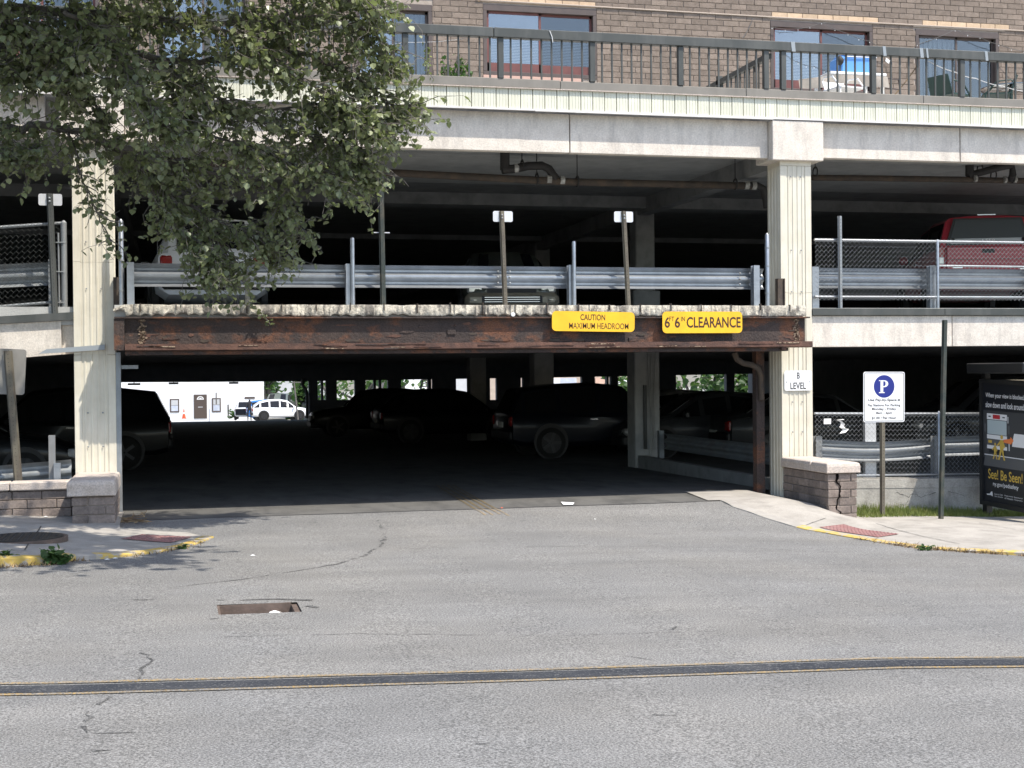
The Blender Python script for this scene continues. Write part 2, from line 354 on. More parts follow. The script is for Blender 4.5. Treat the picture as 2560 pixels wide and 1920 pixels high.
def rrect(x0, x1, y0, y1, r, n=4):
    pts = []
    for cx, cy, a0 in ((x1-r, y0+r, -90), (x1-r, y1-r, 0), (x0+r, y1-r, 90), (x0+r, y0+r, 180)):
        for k in range(n+1):
            a = math.radians(a0+90*k/n); pts.append((cx+r*math.cos(a), cy+r*math.sin(a)))
    return pts

# ================================================================== SETTING
# ---- road: one heightfield with a rectangular recess for the sunken frame
hA = WG(540, 1537); hB = WG(752, 1506)
HX0, HX1, HY0, HY1 = hA.x+.02, WG(762, 1530).x-.02, hA.y, hB.y+.02
def axis(a, b, fine0, fine1, st, extra):
    v = list(np.arange(fine0, fine1+1e-6, st)); x = fine0; d = st
    while x > a: d *= 1.35; x -= d; v.append(max(x, a))
    x = fine1; d = st
    while x < b: d *= 1.35; x += d; v.append(min(x, b))
    v = [q for q in v if all(abs(q-e) > .03 for e in extra)]+list(extra)
    return sorted(set(round(q, 4) for q in v))
gx = axis(-150, 150, -9, 10, .3, (HX0, HX1)); gy = axis(-150, -1.0, -14, -1.3, .3, (HY0, HY1, -1.0))
gy = [y for y in gy if y <= -1.0]
vs = [(x, y, zr(x, y)) for y in gy for x in gx]; nx = len(gx); fs = []
for j in range(len(gy)-1):
    for i in range(nx-1):
        if gx[i] >= HX0-.01 and gx[i+1] <= HX1+.01 and gy[j] >= HY0-.01 and gy[j+1] <= HY1+.01: continue
        fs.append((j*nx+i, j*nx+i+1, (j+1)*nx+i+1, (j+1)*nx+i))
road = struct(MB().add(vs, fs).build('road', 'asphalt', smooth=30))
# land under and beyond the building, out to the horizon
struct(MB().add([(-900, -150, -4.5), (900, -150, -4.5), (900, 1500, -4.5), (-900, 1500, -4.5), (-900, -900, -4.5), (900, -900, -4.5)], [(0, 1, 2, 3), (4, 5, 1, 0)]).build('ground', 'earth'))
# bed under the strip between the road's edge and the walls, left and right of the garage
bed = MB()
for (x0, x1) in ((-30, -5.3), (4.2, 30)):
    xs = list(np.arange(x0, x1+.01, .5)); vv = []; ff = []
    for x in xs:
        for y in (-1.0, -.5, 0.3): vv.append((x, y, zr(x, y)-.003))
    for i in range(len(xs)-1):
        for j in range(2): ff.append((i*3+j, (i+1)*3+j, (i+1)*3+j+1, i*3+j+1))
    bed.add(vv, ff)
struct(bed.build('verge', 'earth'))

def ribbon(pts, wds, off, step=.12):                # strip following the road surface
    out = []
    P = [Vector((p[0], p[1], 0)) for p in pts]
    dens = [P[0]]; dw = [wds[0]]
    for i in range(len(P)-1):
        n = max(1, int((P[i+1]-P[i]).length/step))
        for k in range(1, n+1): dens.append(P[i].lerp(P[i+1], k/n)); dw.append(wds[i]+(wds[i+1]-wds[i])*k/n)
    v = []; f = []
    for i, p in enumerate(dens):
        t = (dens[min(i+1, len(dens)-1)]-dens[max(i-1, 0)]).normalized(); q = Vector((-t.y, t.x, 0))
        for s_ in (-1, 1):
            a = p+q*dw[i]*s_*.5; v.append((a.x, a.y, zr(a.x, a.y)+off))
    for i in range(len(dens)-1): f.append((2*i, 2*i+2, 2*i+3, 2*i+1))
    return v, f
# centre line: tar strip between two worn yellow lines
def lineY(xp, y0, y1): return [WG(-60, y0-(y1-y0)*60/2560), WG(1280, (y0+y1)/2), WG(2620, y1+(y1-y0)*60/2560)]
def ext(pts):
    d = (pts[-1]-pts[0]).normalized(); return [pts[0]-d*40]+pts+[pts[-1]+d*40]
for nm, m, y0, y1, wd, off in (('centre_line', 'line_yellow', 1710, 1645, .055, .006), ('centre_line', 'line_yellow', 1738, 1669, .05, .006), ('tar_seal', 'line_tar', 1725, 1657, .20, .004)):
    p = ext(lineY(0, y0, y1)); v, f = ribbon(p, [wd]*len(p), off, .25)
    ob(nm, MB().add(v, f).mesh(nm, m), road)
def crack(pts, wd, jit=.02, m='crack', name='crack'):
    P = []; Wd = []; g = [WG(*p) for p in pts]
    for i in range(len(g)-1):
        n = max(2, int((g[i+1]-g[i]).length/.09))
        for k in range(n): P.append(g[i].lerp(g[i+1], k/n)+Vector((R_.uniform(-jit, jit), R_.uniform(-jit, jit), 0))); Wd.append(wd*R_.uniform(.25, 1.3))
    P.append(g[-1]); Wd.append(.004)
    v, f = ribbon(P, Wd, .0035, 1); f = [q for i_, q in enumerate(f) if R_.random() > .16]; ob(name, MB().add(v, f).mesh(name, m), road)
crack([(947, 1300), (958, 1325), (962, 1345), (945, 1370), (905, 1392), (850, 1408), (790, 1420)], .04, .03)
crack([(790, 1420), (600, 1450), (420, 1470)], .016, .01)
crack([(355, 1632), (372, 1652), (352, 1690), (330, 1715), (300, 1735), (250, 1756), (232, 1775), (222, 1805), (218, 1832)], .024, .035)
crack([(1000, 1373), (1250, 1368), (1560, 1366), (1900, 1372), (2120, 1382)], .012, .006)
crack([(560, 1592), (900, 1585), (1400, 1590), (2000, 1572)], .008, .01)
crack([(1690, 1568), (1672, 1580)], .02); crack([(180, 1833), (340, 1832)], .012)
crack([(1500, 1620), (1560, 1640), (1640, 1652)], .008, .02)
for (a, b) in ((525, 548), (230, 275), (540, 565), (1190, 1225), (1630, 1690), (330, 390)):
    y = R_.choice((1788, 1860, 1878, 1500, 1478, 1548)); crack([(a, y), (b, y+R_.uniform(-2, 2))], .03, .004)
# worn yellow stripes running into the garage
for k, (a, b) in enumerate((((1187, 1272), (1213, 1288)), ((1203, 1272), (1232, 1288)), ((1222, 1271), (1250, 1286)), ((1236, 1271), (1272, 1290)))):
    p = [WG(*a), WG(*b)]; v, f = ribbon(p, [.03]*2, .004); ob('yellow_stripe', MB().add(v, f).mesh('yellow_stripe', 'line_yellow'), road)

# ---- sunken rectangular frame in the road
zt = zr((HX0+HX1)/2, (HY0+HY1)/2)
fr = thing('utility_pit', 'sunken rectangular rusty metal utility pit in the asphalt', 'utility pit', ((HX0+HX1)/2, (HY0+HY1)/2, zt-.12))
dz = lambda x: zr(x, (HY0+HY1)/2)
mb = MB(); e = .0
mb.box(HX0-.01, HX0+.02, HY0-.01, HY1+.01, zt-.14, zt-.0); mb.box(HX1-.05, HX1+.01, HY0-.01, HY1+.01, zt-.14, zt-.02)
mb.box(HX0+.02, HX1-.05, HY1-.02, HY1+.012, zt-.14, zt-.003); mb.box(HX0+.02, HX1-.05, HY0-.012, HY0+.01, zt-.14, zt-.012)
mb.build('frame', 'iron_rust', fr)
MB().box(HX0-.01, HX1+.01, HY0-.01, HY1+.01, zt-.17, zt-.10).build('floor', 'iron_rust', fr)
MB().obox((HX1-.16, (HY0+HY1)/2, zt-.085), (.045, .02, 0), (-.03, (HY1-HY0)*.5, 0), (0, 0, .012)).build('crossbar', 'sidewalk', fr)
MB().lathe(((HX0*.3+HX1*.7), HY1-.13, zt-.1), [(.05, 0), (.06, .02), (.04, .045), (.01, .055)], 12).build('knob', 'paper', fr, 40)
# crumbled asphalt patch beside it
v, f = ribbon([WG(600, 1501), WG(690, 1498), WG(780, 1501)], [.02, .05, .07], .0045); ob('crack', MB().add(v, f).mesh('crack', 'crack'), road)
v, f = ribbon([WG(770, 1515), WG(795, 1520)], [.07, .03], .0045); ob('crack', MB().add(v, f).mesh('crack', 'crack'), road)

# ---- pavements with kerbs
def dens(pts, st=.15):
    o = []
    for i in range(len(pts)-1):
        n = max(1, int((pts[i+1]-pts[i]).length/st))
        o += [pts[i].lerp(pts[i+1], k/n) for k in range(n)]
    return o+[pts[-1]]
def pavement(name, front, back, cfun, kerb_w, yellow_rng, parent_label):
    """front: kerb line on the ground (world), back: the rest of the outline"""
    fp = dens([Vector((p.x, p.y, 0)) for p in front])
    inner = []
    for i, p in enumerate(fp):
        t = (fp[min(i+1, len(fp)-1)]-fp[max(i-1, 0)]).normalized(); q = Vector((-t.y, t.x, 0))
        inner.append(p+q*kerb_w)
    outline = inner+dens([inner[-1]]+[Vector((p[0], p[1], 0)) for p in back]+[inner[0]], .3)[1:-1]
    xs = [p.x for p in outline]; ys = [p.y for p in outline]
    pts = [Vector((p.x, p.y)) for p in outline]; n = len(pts)
    for x in np.arange(min(xs), max(xs), .35):
        for y in np.arange(min(ys), max(ys), .35): pts.append(Vector((x+.07, y+.05)))
    V, E, F_, *_ = delaunay_2d_cdt(pts, [(i, (i+1) % n) for i in range(n)], [], 1, 1e-4)
    top = MB().add([(p.x, p.y, zr(p.x, p.y)+cfun(p.x, p.y)) for p in V], F_)
    o = struct(top.build(name, 'sidewalk'))
    # kerb: top strip and face, in two colours
    def kerb(i0, i1, m):
        sec = []
        for i in range(i0, i1+1):
            a, b = fp[i], inner[i]; za = zr(a.x, a.y); c = cfun(a.x, a.y); t = (a-b).normalized()
            j = .006*math.sin(i*1.7)+.004*math.sin(i*4.1)
            sec.append([(a.x, a.y, za-.12), (a.x, a.y, za+c*.82+j*.4), (a.x-t.x*.022, a.y-t.y*.022, za+c+.004), (b.x, b.y, zr(b.x, b.y)+cfun(b.x, b.y)+.005), (b.x, b.y, za-.12)])
        k = MB(); vs = [q for s_ in sec for q in s_]; m_ = 5
        k.add(vs, [(i*m_+j, (i+1)*m_+j, (i+1)*m_+(j+1) % m_, i*m_+(j+1) % m_) for i in range(len(sec)-1) for j in range(m_)]+[tuple(range(m_)), tuple(range(len(vs)-m_, len(vs)))])
        k.build('kerb', m, o)
    for i0, i1, m in yellow_rng(fp): kerb(i0, i1, m)
    return o, fp, inner
fr_pts = [WG(x, y) for x, y in ((1800, 1252), (1832, 1268), (1900, 1291), (1955, 1309), (1990, 1319), (2050, 1331), (2110, 1342), (2151, 1349), (2200, 1357), (2300, 1371), (2411, 1380), (2560, 1390))]
d = (fr_pts[-1]-fr_pts[-2]).normalized(); fr_pts += [fr_pts[-1]+Vector((4, -.25, 0)), fr_pts[-1]+Vector((30, -.4, 0))]
tri = [WG(1892, 1233, .0), WG(1707, 1229)]  # sunlit triangle of floor drawn as pale pavement
cR = lambda x, y: .012+.07*ss(3.7, 6.0, x)
def yr(fp):
    out = []
    a = next(i for i, p in enumerate(fp) if px((p.x, p.y, zr(p.x, p.y)))[0] > 1985)
    return [(0, a, 'curb_conc'), (a, len(fp)-1, 'curb_yellow')]
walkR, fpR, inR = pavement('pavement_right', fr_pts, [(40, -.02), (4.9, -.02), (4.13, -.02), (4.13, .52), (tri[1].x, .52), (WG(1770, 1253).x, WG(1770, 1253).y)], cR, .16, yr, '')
fl_pts = [WG(x, y) for x, y in ((535, 1344), (500, 1358), (468, 1368), (380, 1384), (291, 1395), (190, 1402), (109, 1412), (0, 1418))]
fl_pts += [fl_pts[-1]+Vector((-4, -.35, 0)), fl_pts[-1]+Vector((-30, -.6, 0))]
fl_pts = fl_pts[::-1]
cL = lambda x, y: .015+.105*(1-ss(-7.0, -4.6, x))
def yl(fp):
    n = len(fp)-1; ids = [px((p.x, p.y, zr(p.x, p.y)))[0] for p in fp]
    a = next(i for i, q in enumerate(ids) if q > 150); b = next(i for i, q in enumerate(ids) if q > 200)
    return [(0, a, 'curb_yellow'), (a, b, 'curb_conc'), (b, n, 'curb_yellow')]
bk = [WG(470, 1334), WG(405, 1332), WG(300, 1327)]
walkL, fpL, inL = pavement('pavement_left', fl_pts, [(bk[0].x, bk[0].y), (bk[1].x, bk[1].y), (bk[2].x, bk[2].y), (-5.35, -1.4), (-5.35, -.2), (-6.1, -.2), (-40, -.2)], cL, .14, yl, '')
def ZL(x, y): return zr(x, y)+cL(x, y)
def ZR(x, y): return zr(x, y)+cR(x, y)
def WGs(x, y, Z): return hit(x, y, Z)
# joints in the concrete
def joint(pts, Z, par, wd=.014):
    g = [WGs(*p, Z) for p in pts]; v = []; f = []; D = []
    for i in range(len(g)-1):
        for k in range(12): D.append(g[i].lerp(g[i+1], k/12))
    D.append(g[-1])
    for i, p in enumerate(D):
        t = (D[min(i+1, len(D)-1)]-D[max(i-1, 0)]); t.z = 0; t.normalize(); q = Vector((-t.y, t.x, 0)); ww = wd*R_.uniform(.6, 1.2)
        for s_ in (-1, 1): a = p+q*ww*s_*.5; v.append((a.x, a.y, Z(a.x, a.y)+.008))
    for i in range(len(D)-1): f.append((2*i, 2*i+2, 2*i+3, 2*i+1))
    ob('joint', MB().add(v, f).mesh('joint', 'tar'), par)
joint([(2172, 1304), (2210, 1316), (2300, 1340), (2400, 1361)], ZR, walkR); joint([(2448, 1308), (2500, 1318), (2560, 1329)], ZR, walkR)
joint([(2015, 1314), (2030, 1308), (2065, 1296)], ZR, walkR, .008); joint([(103, 1316), (93, 1332)], ZL, walkL); joint([(72, 1360), (62, 1376)], ZL, walkL)
# red tactile pads
def pad(q, Z, name, label):
    c = [WGs(*p, Z) for p in q]; t = thing(name, label, 'tactile paving', tuple((c[0]+c[2])/2))
    v = []; f = []; n = 12
    def Q(a, b):
        p = c[0].lerp(c[1], a).lerp(c[3].lerp(c[2], a), b); return Vector((p.x, p.y, Z(p.x, p.y)+.009))
    for i in range(n+1):
        for k in range(n+1): v.append(Q(i/n, k/n))
    for i in range(n):
        for k in range(n): f.append((i*(n+1)+k, (i+1)*(n+1)+k, (i+1)*(n+1)+k+1, i*(n+1)+k+1))
    MB().add(v, f).build('mat', 'tactile', t)
    mb = MB(); na = max(5, int((c[1]-c[0]).length/.065)); nb = max(5, int((c[3]-c[0]).length/.065))
    for i in range(na):
        for k in range(nb):
            p = Q((i+.5)/na, (k+.5)/nb); mb.lathe(p, [(.017, -.002), (.013, .006), (.005, .0075)], 6)
    stuff(mb.build('domes', 'tactile', t))
pad(((2049, 1319), (2110, 1312), (2248, 1336), (2195, 1344)), ZR, 'tactile_pad', 'red tactile pad behind the bright yellow kerb near the bus shelter')
pad(((301, 1348), (354, 1337), (481, 1343), (428, 1358)), ZL, 'tactile_pad', 'red tactile pad on the shaded pavement near the manhole cover')
# manhole cover
c = WGs(52, 1346, ZL); t = thing('manhole_cover', 'large round cast iron manhole cover set in the shaded pavement', 'manhole cover', tuple(c))
MB().lathe((c.x, c.y, c.z+.0), [(.50, -.05), (.50, .012), (.46, .013), (.455, .008)], 40).build('frame', 'iron_rust', t)
MB().lathe((c.x, c.y, c.z+.0), [(.45, -.03), (.45, .018), (.44, .02)], 40).build('lid', 'iron', t)
mb = MB()
for i in range(-5, 6):
    for k in range(-5, 6):
        if i*i+k*k < 27: mb.lathe((c.x+i*.075, c.y+k*.075, c.z+.019), [(.02, 0), (.016, .006)], 6)
stuff(mb.build('studs', 'iron', t))

# ---- floor inside the garage: dark colour with entrance shade put in, sloping down to the far side
def zf(Y): return 0.0 if Y < 0 else -.75*Y/60
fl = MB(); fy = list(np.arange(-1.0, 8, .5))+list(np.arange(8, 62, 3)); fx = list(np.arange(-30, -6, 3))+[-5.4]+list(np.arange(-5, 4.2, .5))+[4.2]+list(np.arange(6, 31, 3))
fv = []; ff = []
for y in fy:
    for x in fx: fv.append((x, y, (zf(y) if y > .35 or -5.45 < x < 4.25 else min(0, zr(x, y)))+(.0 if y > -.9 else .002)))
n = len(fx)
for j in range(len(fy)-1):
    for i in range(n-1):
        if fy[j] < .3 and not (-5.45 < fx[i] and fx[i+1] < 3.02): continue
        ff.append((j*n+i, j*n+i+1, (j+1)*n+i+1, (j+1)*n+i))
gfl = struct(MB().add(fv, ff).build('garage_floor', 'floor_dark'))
v = []; f = []
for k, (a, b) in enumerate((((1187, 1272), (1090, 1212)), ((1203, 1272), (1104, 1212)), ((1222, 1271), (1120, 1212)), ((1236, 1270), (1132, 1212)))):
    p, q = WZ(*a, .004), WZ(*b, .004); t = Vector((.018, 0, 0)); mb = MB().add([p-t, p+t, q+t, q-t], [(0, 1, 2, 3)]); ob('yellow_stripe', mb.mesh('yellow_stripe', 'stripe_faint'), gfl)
p = [(x, -1.0+.01*math.sin(x*3), .003) for x in np.arange(-5.2, 2.6, .2)]
mb = MB(); mb.add([q for x, y, z in p for q in ((x, y-.02, z), (x, y+.025, z))], [(2*i, 2*i+2, 2*i+3, 2*i+1) for i in range(len(p)-1)]); ob('joint', mb.mesh('joint', 'tar'), gfl)

# ================================================================== PARKING GARAGE
G = thing('parking_garage', 'two level concrete parking garage with cream clad columns under a terrace', 'garage', (0, 0, 0))
XL0, XL1, XR0, XR1 = -5.97, -5.44, 4.14, 4.64
def ribbed(xa, xb, y0, n, d=.008):                  # ribbed sheet profile, list of (x, y)
    p = (xb-xa)/n; o = []
    for i in range(n):
        a = xa+i*p; o += [(a, y0), (a+p*.30, y0), (a+p*.36, y0-d), (a+p*.62, y0-d), (a+p*.68, y0)]
    return o+[(xb, y0)]
def sheet(prof, z0, z1, back=.02, swap=None):       # extrude a profile upwards
    f = [(x, y) for x, y in prof]; ymax = max(y for x, y in f)+back
    poly = f+[(f[-1][0], ymax), (f[0][0], ymax)]
    if swap: poly = [swap(x, y) for x, y in poly]
    n = len(poly); v = [(x, y, z0) for x, y in poly]+[(x, y, z1) for x, y in poly]
    return MB().add(v, [(i, (i+1) % n, n+(i+1) % n, n+i) for i in range(n)]+[tuple(range(n)), tuple(range(n, 2*n))])
def column(x0, x1, seams):
    c = MB().box(x0+.02, x1-.02, .02, .5, -.8, 5.2).build('column', 'cream', G)
    zs = [-.8]+seams+[4.88]
    for a, b in zip(zs[:-1], zs[1:]):
        sheet(ribbed(x0+.1, x1-.1, .006, 4), a+.002, b-.002, .01).build('cladding_panel', 'cream', c)
        for xa, xb in ((x0, x0+.098), (x1-.098, x1)):
            MB().cbox(xa, xb, -.004, .03, a+.002, b-.002, .004).build('corner_trim', 'cream', c)
        sheet(ribbed(.04, .48, 0, 4), a+.002, b-.002, .01, swap=lambda u, w_: (x0+.012+w_, u)).build('side_cladding', 'cream', c)
        sheet(ribbed(.04, .48, 0, 4), a+.002, b-.002, .01, swap=lambda u, w_: (x1-.012-w_, u)).build('side_cladding', 'cream', c)
    MB().cbox(x0, x1, -.003, .03, 4.882, 4.97, .004).build('head_trim', 'cream', c)
    mb = MB()
    for zz in (4.72, 3.62, 3.0, 1.35, .9):
        for xx in (x0+.17, x1-.17): mb.lathe((xx, -.01, zz), [(.012, .004), (.011, -.003), (.004, -.006)], 8, 'Y')
    stuff(mb.build('screws', 'galv_dull', c))
    k = MB().cbox((x0+x1)/2-.41, (x0+x1)/2+.41, -.10, .52, 4.95, 5.535, .008).build('collar', 'precast', c)
    return c
colL = column(XL0, XL1, [2.12, 3.35]); colR = column(XR0, XR1, [2.2, 2.98])
# precast fascia of the terrace
ce = .41
def fascia(x0, x1, z0, z1, y0=.05, y1=.19, zz=None):
    MB().cbox(x0+.008, x1-.008, y0, y1, z0, z1, .006).build('fascia_panel', 'precast', G)
xs = [(XL0+XL1)/2+ce, -2.18, .90, (XR0+XR1)/2-ce]
for a, b in zip(xs[:-1], xs[1:]): fascia(a, b, 4.99, 5.545)
xs = [(XR0+XR1)/2+ce, 7.17, 10.2, 13.3, 16.6]
for a, b in zip(xs[:-1], xs[1:]): fascia(a, b, 5.02, 5.545)
xs = [-12.6, -9.5, (XL0+XL1)/2-ce-.18]
for a, b in zip(xs[:-1], xs[1:]): fascia(a, b, 4.99, 5.545)
MB().box(-30, 30, .20, .26, 5.03, 5.56).build('edge_beam', 'int_conc', G)
# green-white siding skirt
skirt = MB().box(-14, 17, -.075, .05, 5.566, 5.86).build('skirt_backing', 'deck_trim', G)
p = .178
def sp(): 
    f = [(-p/2+.003, -.004), (-p/2+.008, -.018)]
    for k in (-.25, .02, .27): f += [(k*p-.006, -.018), (k*p, -.013), (k*p+.006, -.018)]
    f += [(p/2-.008, -.018), (p/2-.003, -.004)]
    return sheet(f, 0, .285, .004)
sp0 = None
for i in range(-52, 96):
    x = i*p+.05
    if not -9.3 < x < 16.9: continue
    if sp0 is None:
        sp0 = ob('siding_panel', sp().mesh('siding_panel', 'siding'), skirt); sp0.location = (x, -.08, 5.575); sp0.matrix_parent_inverse = Matrix.Identity(4)
    else: inst(sp0, 'siding_panel', skirt, (x, -.08+R_.uniform(-.002, .002), 5.575+R_.uniform(-.001, .001)))
xs = [-9.3, -4.2, .35, 4.0, 7.6, 10.3, 13.5, 17]
for a, b in zip(xs[:-1], xs[1:]):
    MB().box(a, b-.004, -.112, -.07, 5.546+R_.uniform(-.004, .004), 5.572).build('drip_trim', 'white_trim', G)
xs = [-14, -5.1, .72, 3.56, 6.45, 9.4, 13, 17]
for a, b in zip(xs[:-1], xs[1:]):
    h = R_.uniform(-.004, .004); MB().cbox(a, b-.005, -.125, .04, 5.862+h, 5.985+h, .006).build('deck_edge', 'deck_trim', G)
MB().box(-14, 17, -.131, -.09, 5.852, 5.866).build('deck_lip', 'stone_cap', G)
MB().box(-30, 30, .27, 5.2, 5.22, 5.90).build('terrace_slab', 'int_conc', G)
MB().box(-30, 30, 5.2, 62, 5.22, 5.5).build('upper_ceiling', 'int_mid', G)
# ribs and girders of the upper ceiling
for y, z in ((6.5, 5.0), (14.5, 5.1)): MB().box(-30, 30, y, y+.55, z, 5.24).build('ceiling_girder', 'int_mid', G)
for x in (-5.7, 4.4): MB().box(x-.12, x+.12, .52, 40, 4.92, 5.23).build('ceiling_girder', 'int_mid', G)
# upper deck with its broken slab edge over the entrance
MB().box(-5.43, 4.30, -.40, .05, 2.60, 2.765).build('deck_nosing', 'int_conc', G)
MB().box(-30, 30, .051, 62, 2.52, 2.76).build('upper_deck', 'int_conc', G)
def nz(x, s): return math.sin(x*3.1+s)*.5+math.sin(x*7.7+s*2.3)*.3+math.sin(x*17.3+s*1.7)*.2
v = []; n = 0; xx = list(np.arange(-5.44, 4.305, .0225))
rng2 = random.Random(3)
for i, x in enumerate(xx):
    sc_ = abs(math.sin(math.pi*x/.155)); big = nz(x*.6, 4); on = .5+.5*math.tanh(4*nz(x*.45, 1.3)+1.2)
    if x > 1.9: on = .15
    br = max(0, big-.35)*.04*(1 if x < 2.4 else .3); top = 2.768+.003*nz(x*2, 2)-max(0, nz(x*1.3, 8)-.75)*.05
    bot = 2.612+(.034*sc_)*on+.006*nz(x*5, 3)+br
    if x < -5.3: bot += .05+.02*rng2.random(); top -= .06*(1-(x+5.44)/.14)
    y0 = -.50+.008*rng2.uniform(-1, 1)+.02*max(0, nz(x*2.1, 5))
    zs = [top, top-.03, (top+bot)/2, bot+.02, bot]; ys = [y0, y0-.004+.006*rng2.uniform(-1, 1), y0+.010*rng2.uniform(-1, 1), y0+.008*rng2.uniform(-1, 1), y0+.014]
    v += [(x, -.401, top-.002)]+[(x, yy, zz) for yy, zz in zip(ys, zs)]+[(x, -.401, bot)]
m = 7; f = [(i*m+k, (i+1)*m+k, (i+1)*m+k+1, i*m+k+1) for i in range(len(xx)-1) for k in range(m-1)]+[tuple(range(m)), tuple(range(len(v)-m, len(v)))]
se = MB().add(v, f).build('slab_edge', 'slab_conc', G, smooth=40)
mb = MB()
for x in np.arange(-5.1, 4.2, .305*1.5): mb.box(x-.004, x+.004, -.522, -.45, 2.63+R_.uniform(0, .08), 2.775+R_.uniform(0, .03))
stuff(mb.build('rebar', 'pipe_rust', se))
# rusty steel beam: web, flanges, soffit plate
bm_ = MB().box(-5.30, 4.32, -.435, -.405, 2.25, 2.585).build('steel_beam', 'rust', G)
MB().box(-5.43, 4.365, -.515, -.36, 2.586, 2.606).build('top_flange', 'rust', bm_)
v = []; f = []; xx = list(np.arange(-5.30, 4.41, .05))
for x in xx:
    j = .004*nz(x*3, 1); t = .006*nz(x*2.2, 6)
    v += [(x, -.36, 2.252), (x, -.515+j, 2.248+t), (x, -.52+j, 2.172+t*.5), (x, -.48, 2.160+j), (x, -.36, 2.158)]
m = 5; f = [(i*m+k, (i+1)*m+k, (i+1)*m+(k+1) % m, i*m+(k+1) % m) for i in range(len(xx)-1) for k in range(m)]+[tuple(range(m)), tuple(range(len(v)-m, len(v)))]
MB().add(v, f).build('bottom_flange', 'rust_flange', bm_)
MB().box(-5.30, 4.05, -.44, -.10, 2.108, 2.156).build('soffit_plate', 'rust', bm_)
MB().box(-5.435, -5.305, -.50, -.38, 2.17, 2.58).build('end_block', 'rust', bm_)
MB().box(3.92, 3.99, -.50, -.42, 2.125, 2.165).build('clip', 'rust_flange', bm_)
for x in (-5.08, 4.18):
    mb = MB(); rr = random.Random(int(x*10))
    for k in range(26):
        z = 2.56-.29*k/25; wd = .055*(1 if k > 6 or k < 2 else .35)*(.7+.3*rr.random()); mb.obox((x+rr.uniform(-.02, .02), -.44, z), (wd*rr.uniform(.4, 1), 0, .004), (0, .006, 0), (.004, 0, .010))
    stuff(mb.build('scale_patch', 'rust_spot', bm_))
for a, b, z0, z1 in ((.95, 1.28, 2.252, 2.30), (1.60, 1.72, 2.25, 2.32), (2.25, 2.45, 2.25, 2.275), (-1.02, -.90, 2.36, 2.43), (2.75, 2.86, 2.25, 2.285)):
    MB().cbox(a, b, -.452, -.43, z0, z1, .006).build('scale_plate', 'rust', bm_)
rr = random.Random(12)                                # flaking scale on the web and the flange
for k in range(46):
    x = rr.uniform(-5.2, 4.2); z = rr.choice((2.262, 2.30, 2.35, 2.42, 2.5))+rr.uniform(-.02, .03); n = rr.randint(5, 8); a_, b_ = rr.uniform(.02, .16), rr.uniform(.008, .03)
    z = max(2.262+b_, min(2.575-b_, z)); poly = [(x+a_*math.cos(2*math.pi*i/n)*rr.uniform(.5, 1.2), -.4355, z+b_*math.sin(2*math.pi*i/n)*rr.uniform(.5, 1.0)) for i in range(n)]
    MB().prism(poly, (0, -rr.uniform(.003, .009), 0)).build('rust_flake', rr.choice(('rust', 'rust_flange', 'rust_flange', 'pipe_rust')), bm_)
for k in range(26):
    x = rr.uniform(-5.2, 4.2); l = rr.uniform(.05, .3); MB().obox((x, -.515, rr.uniform(2.175, 2.24)), (l, 0, rr.uniform(-.004, .004)), (0, .011, 0), (0, 0, rr.uniform(.003, .010))).build('rust_flake', rr.choice(('rust', 'rust_spot', 'rust_flange')), bm_)
mb = MB()
for x in (-3.2, -.9, -1.4, 1.2, 3.1): mb.lathe((x, -.436, 2.48+R_.uniform(-.05, .03)), [(.022, .004), (.02, -.008), (.008, -.012)], 8, 'Y')
stuff(mb.build('bolts', 'rust', bm_))
MB().lathe((W(1283, 786, -.53).x, -.515, W(1283, 786, -.53).z), [(.03, .02), (.03, -.012), (.012, -.014)], 14, 'Y').build('anchor_washer', 'plastic_white', se)
# joists below the deck
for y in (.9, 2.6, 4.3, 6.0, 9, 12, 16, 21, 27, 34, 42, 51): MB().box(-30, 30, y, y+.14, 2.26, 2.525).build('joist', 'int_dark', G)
# fascia at deck level, right bay (level) and left bay (falling to the left)
for a, b in ((XR1+.005, 7.0), (7.0, 10.2), (10.2, 13.4), (13.4, 16.6)): MB().cbox(a+.006, b-.006, .03, .18, 2.17, 2.642, .006).build('fascia_panel', 'precast', G)
for a, b in ((XR1+.003, 6.85), (6.85, 10.2), (10.2, 16.6)): MB().cbox(a, b-.004, -.02, .21, 2.646, 2.752, .004).build('ledge_cap', 'rail_paint', G)
def sloped(x0, x1, y0, y1, zb0, zb1, zt0, zt1, name, m):
    mb = MB().prism([(x0, y0, zb0), (x1, y0, zb1), (x1, y0, zt1), (x0, y0, zt0)], (0, y1-y0, 0)); return mb.build(name, m, G)
sl_ = .078
zb = lambda x: 2.13+(x+6.12)*sl_; zt_ = lambda x: 2.575+(x+6.12)*.055
sloped(-9.2, -6.13, .03, .18, zb(-9.2), zb(-6.13), zt_(-9.2), zt_(-6.13), 'fascia_panel', 'precast')
sloped(-6.125, XL0+.01, .12, .22, zb(-6.125), zb(XL0), zt_(-6.125), zt_(XL0), 'fascia_infill', 'precast')
sloped(-9.2, XL0, -.02, .24, zt_(-9.2)+.003, zt_(XL0)+.003, zt_(-9.2)+.085, zt_(XL0)+.105, 'ledge_cap', 'rail_paint')
# bracing tube sticking out beside the left column
a, b = W(96, 879, -.05), W(262, 868, -.05)
MB().prism([(a.x, -.06, a.z-.03), (b.x, -.06, b.z-.035), (b.x, -.06, b.z+.035), (a.x+.1, -.06, a.z+.03)], (0, .045, 0)).build('splash_strip', 'tape', G)
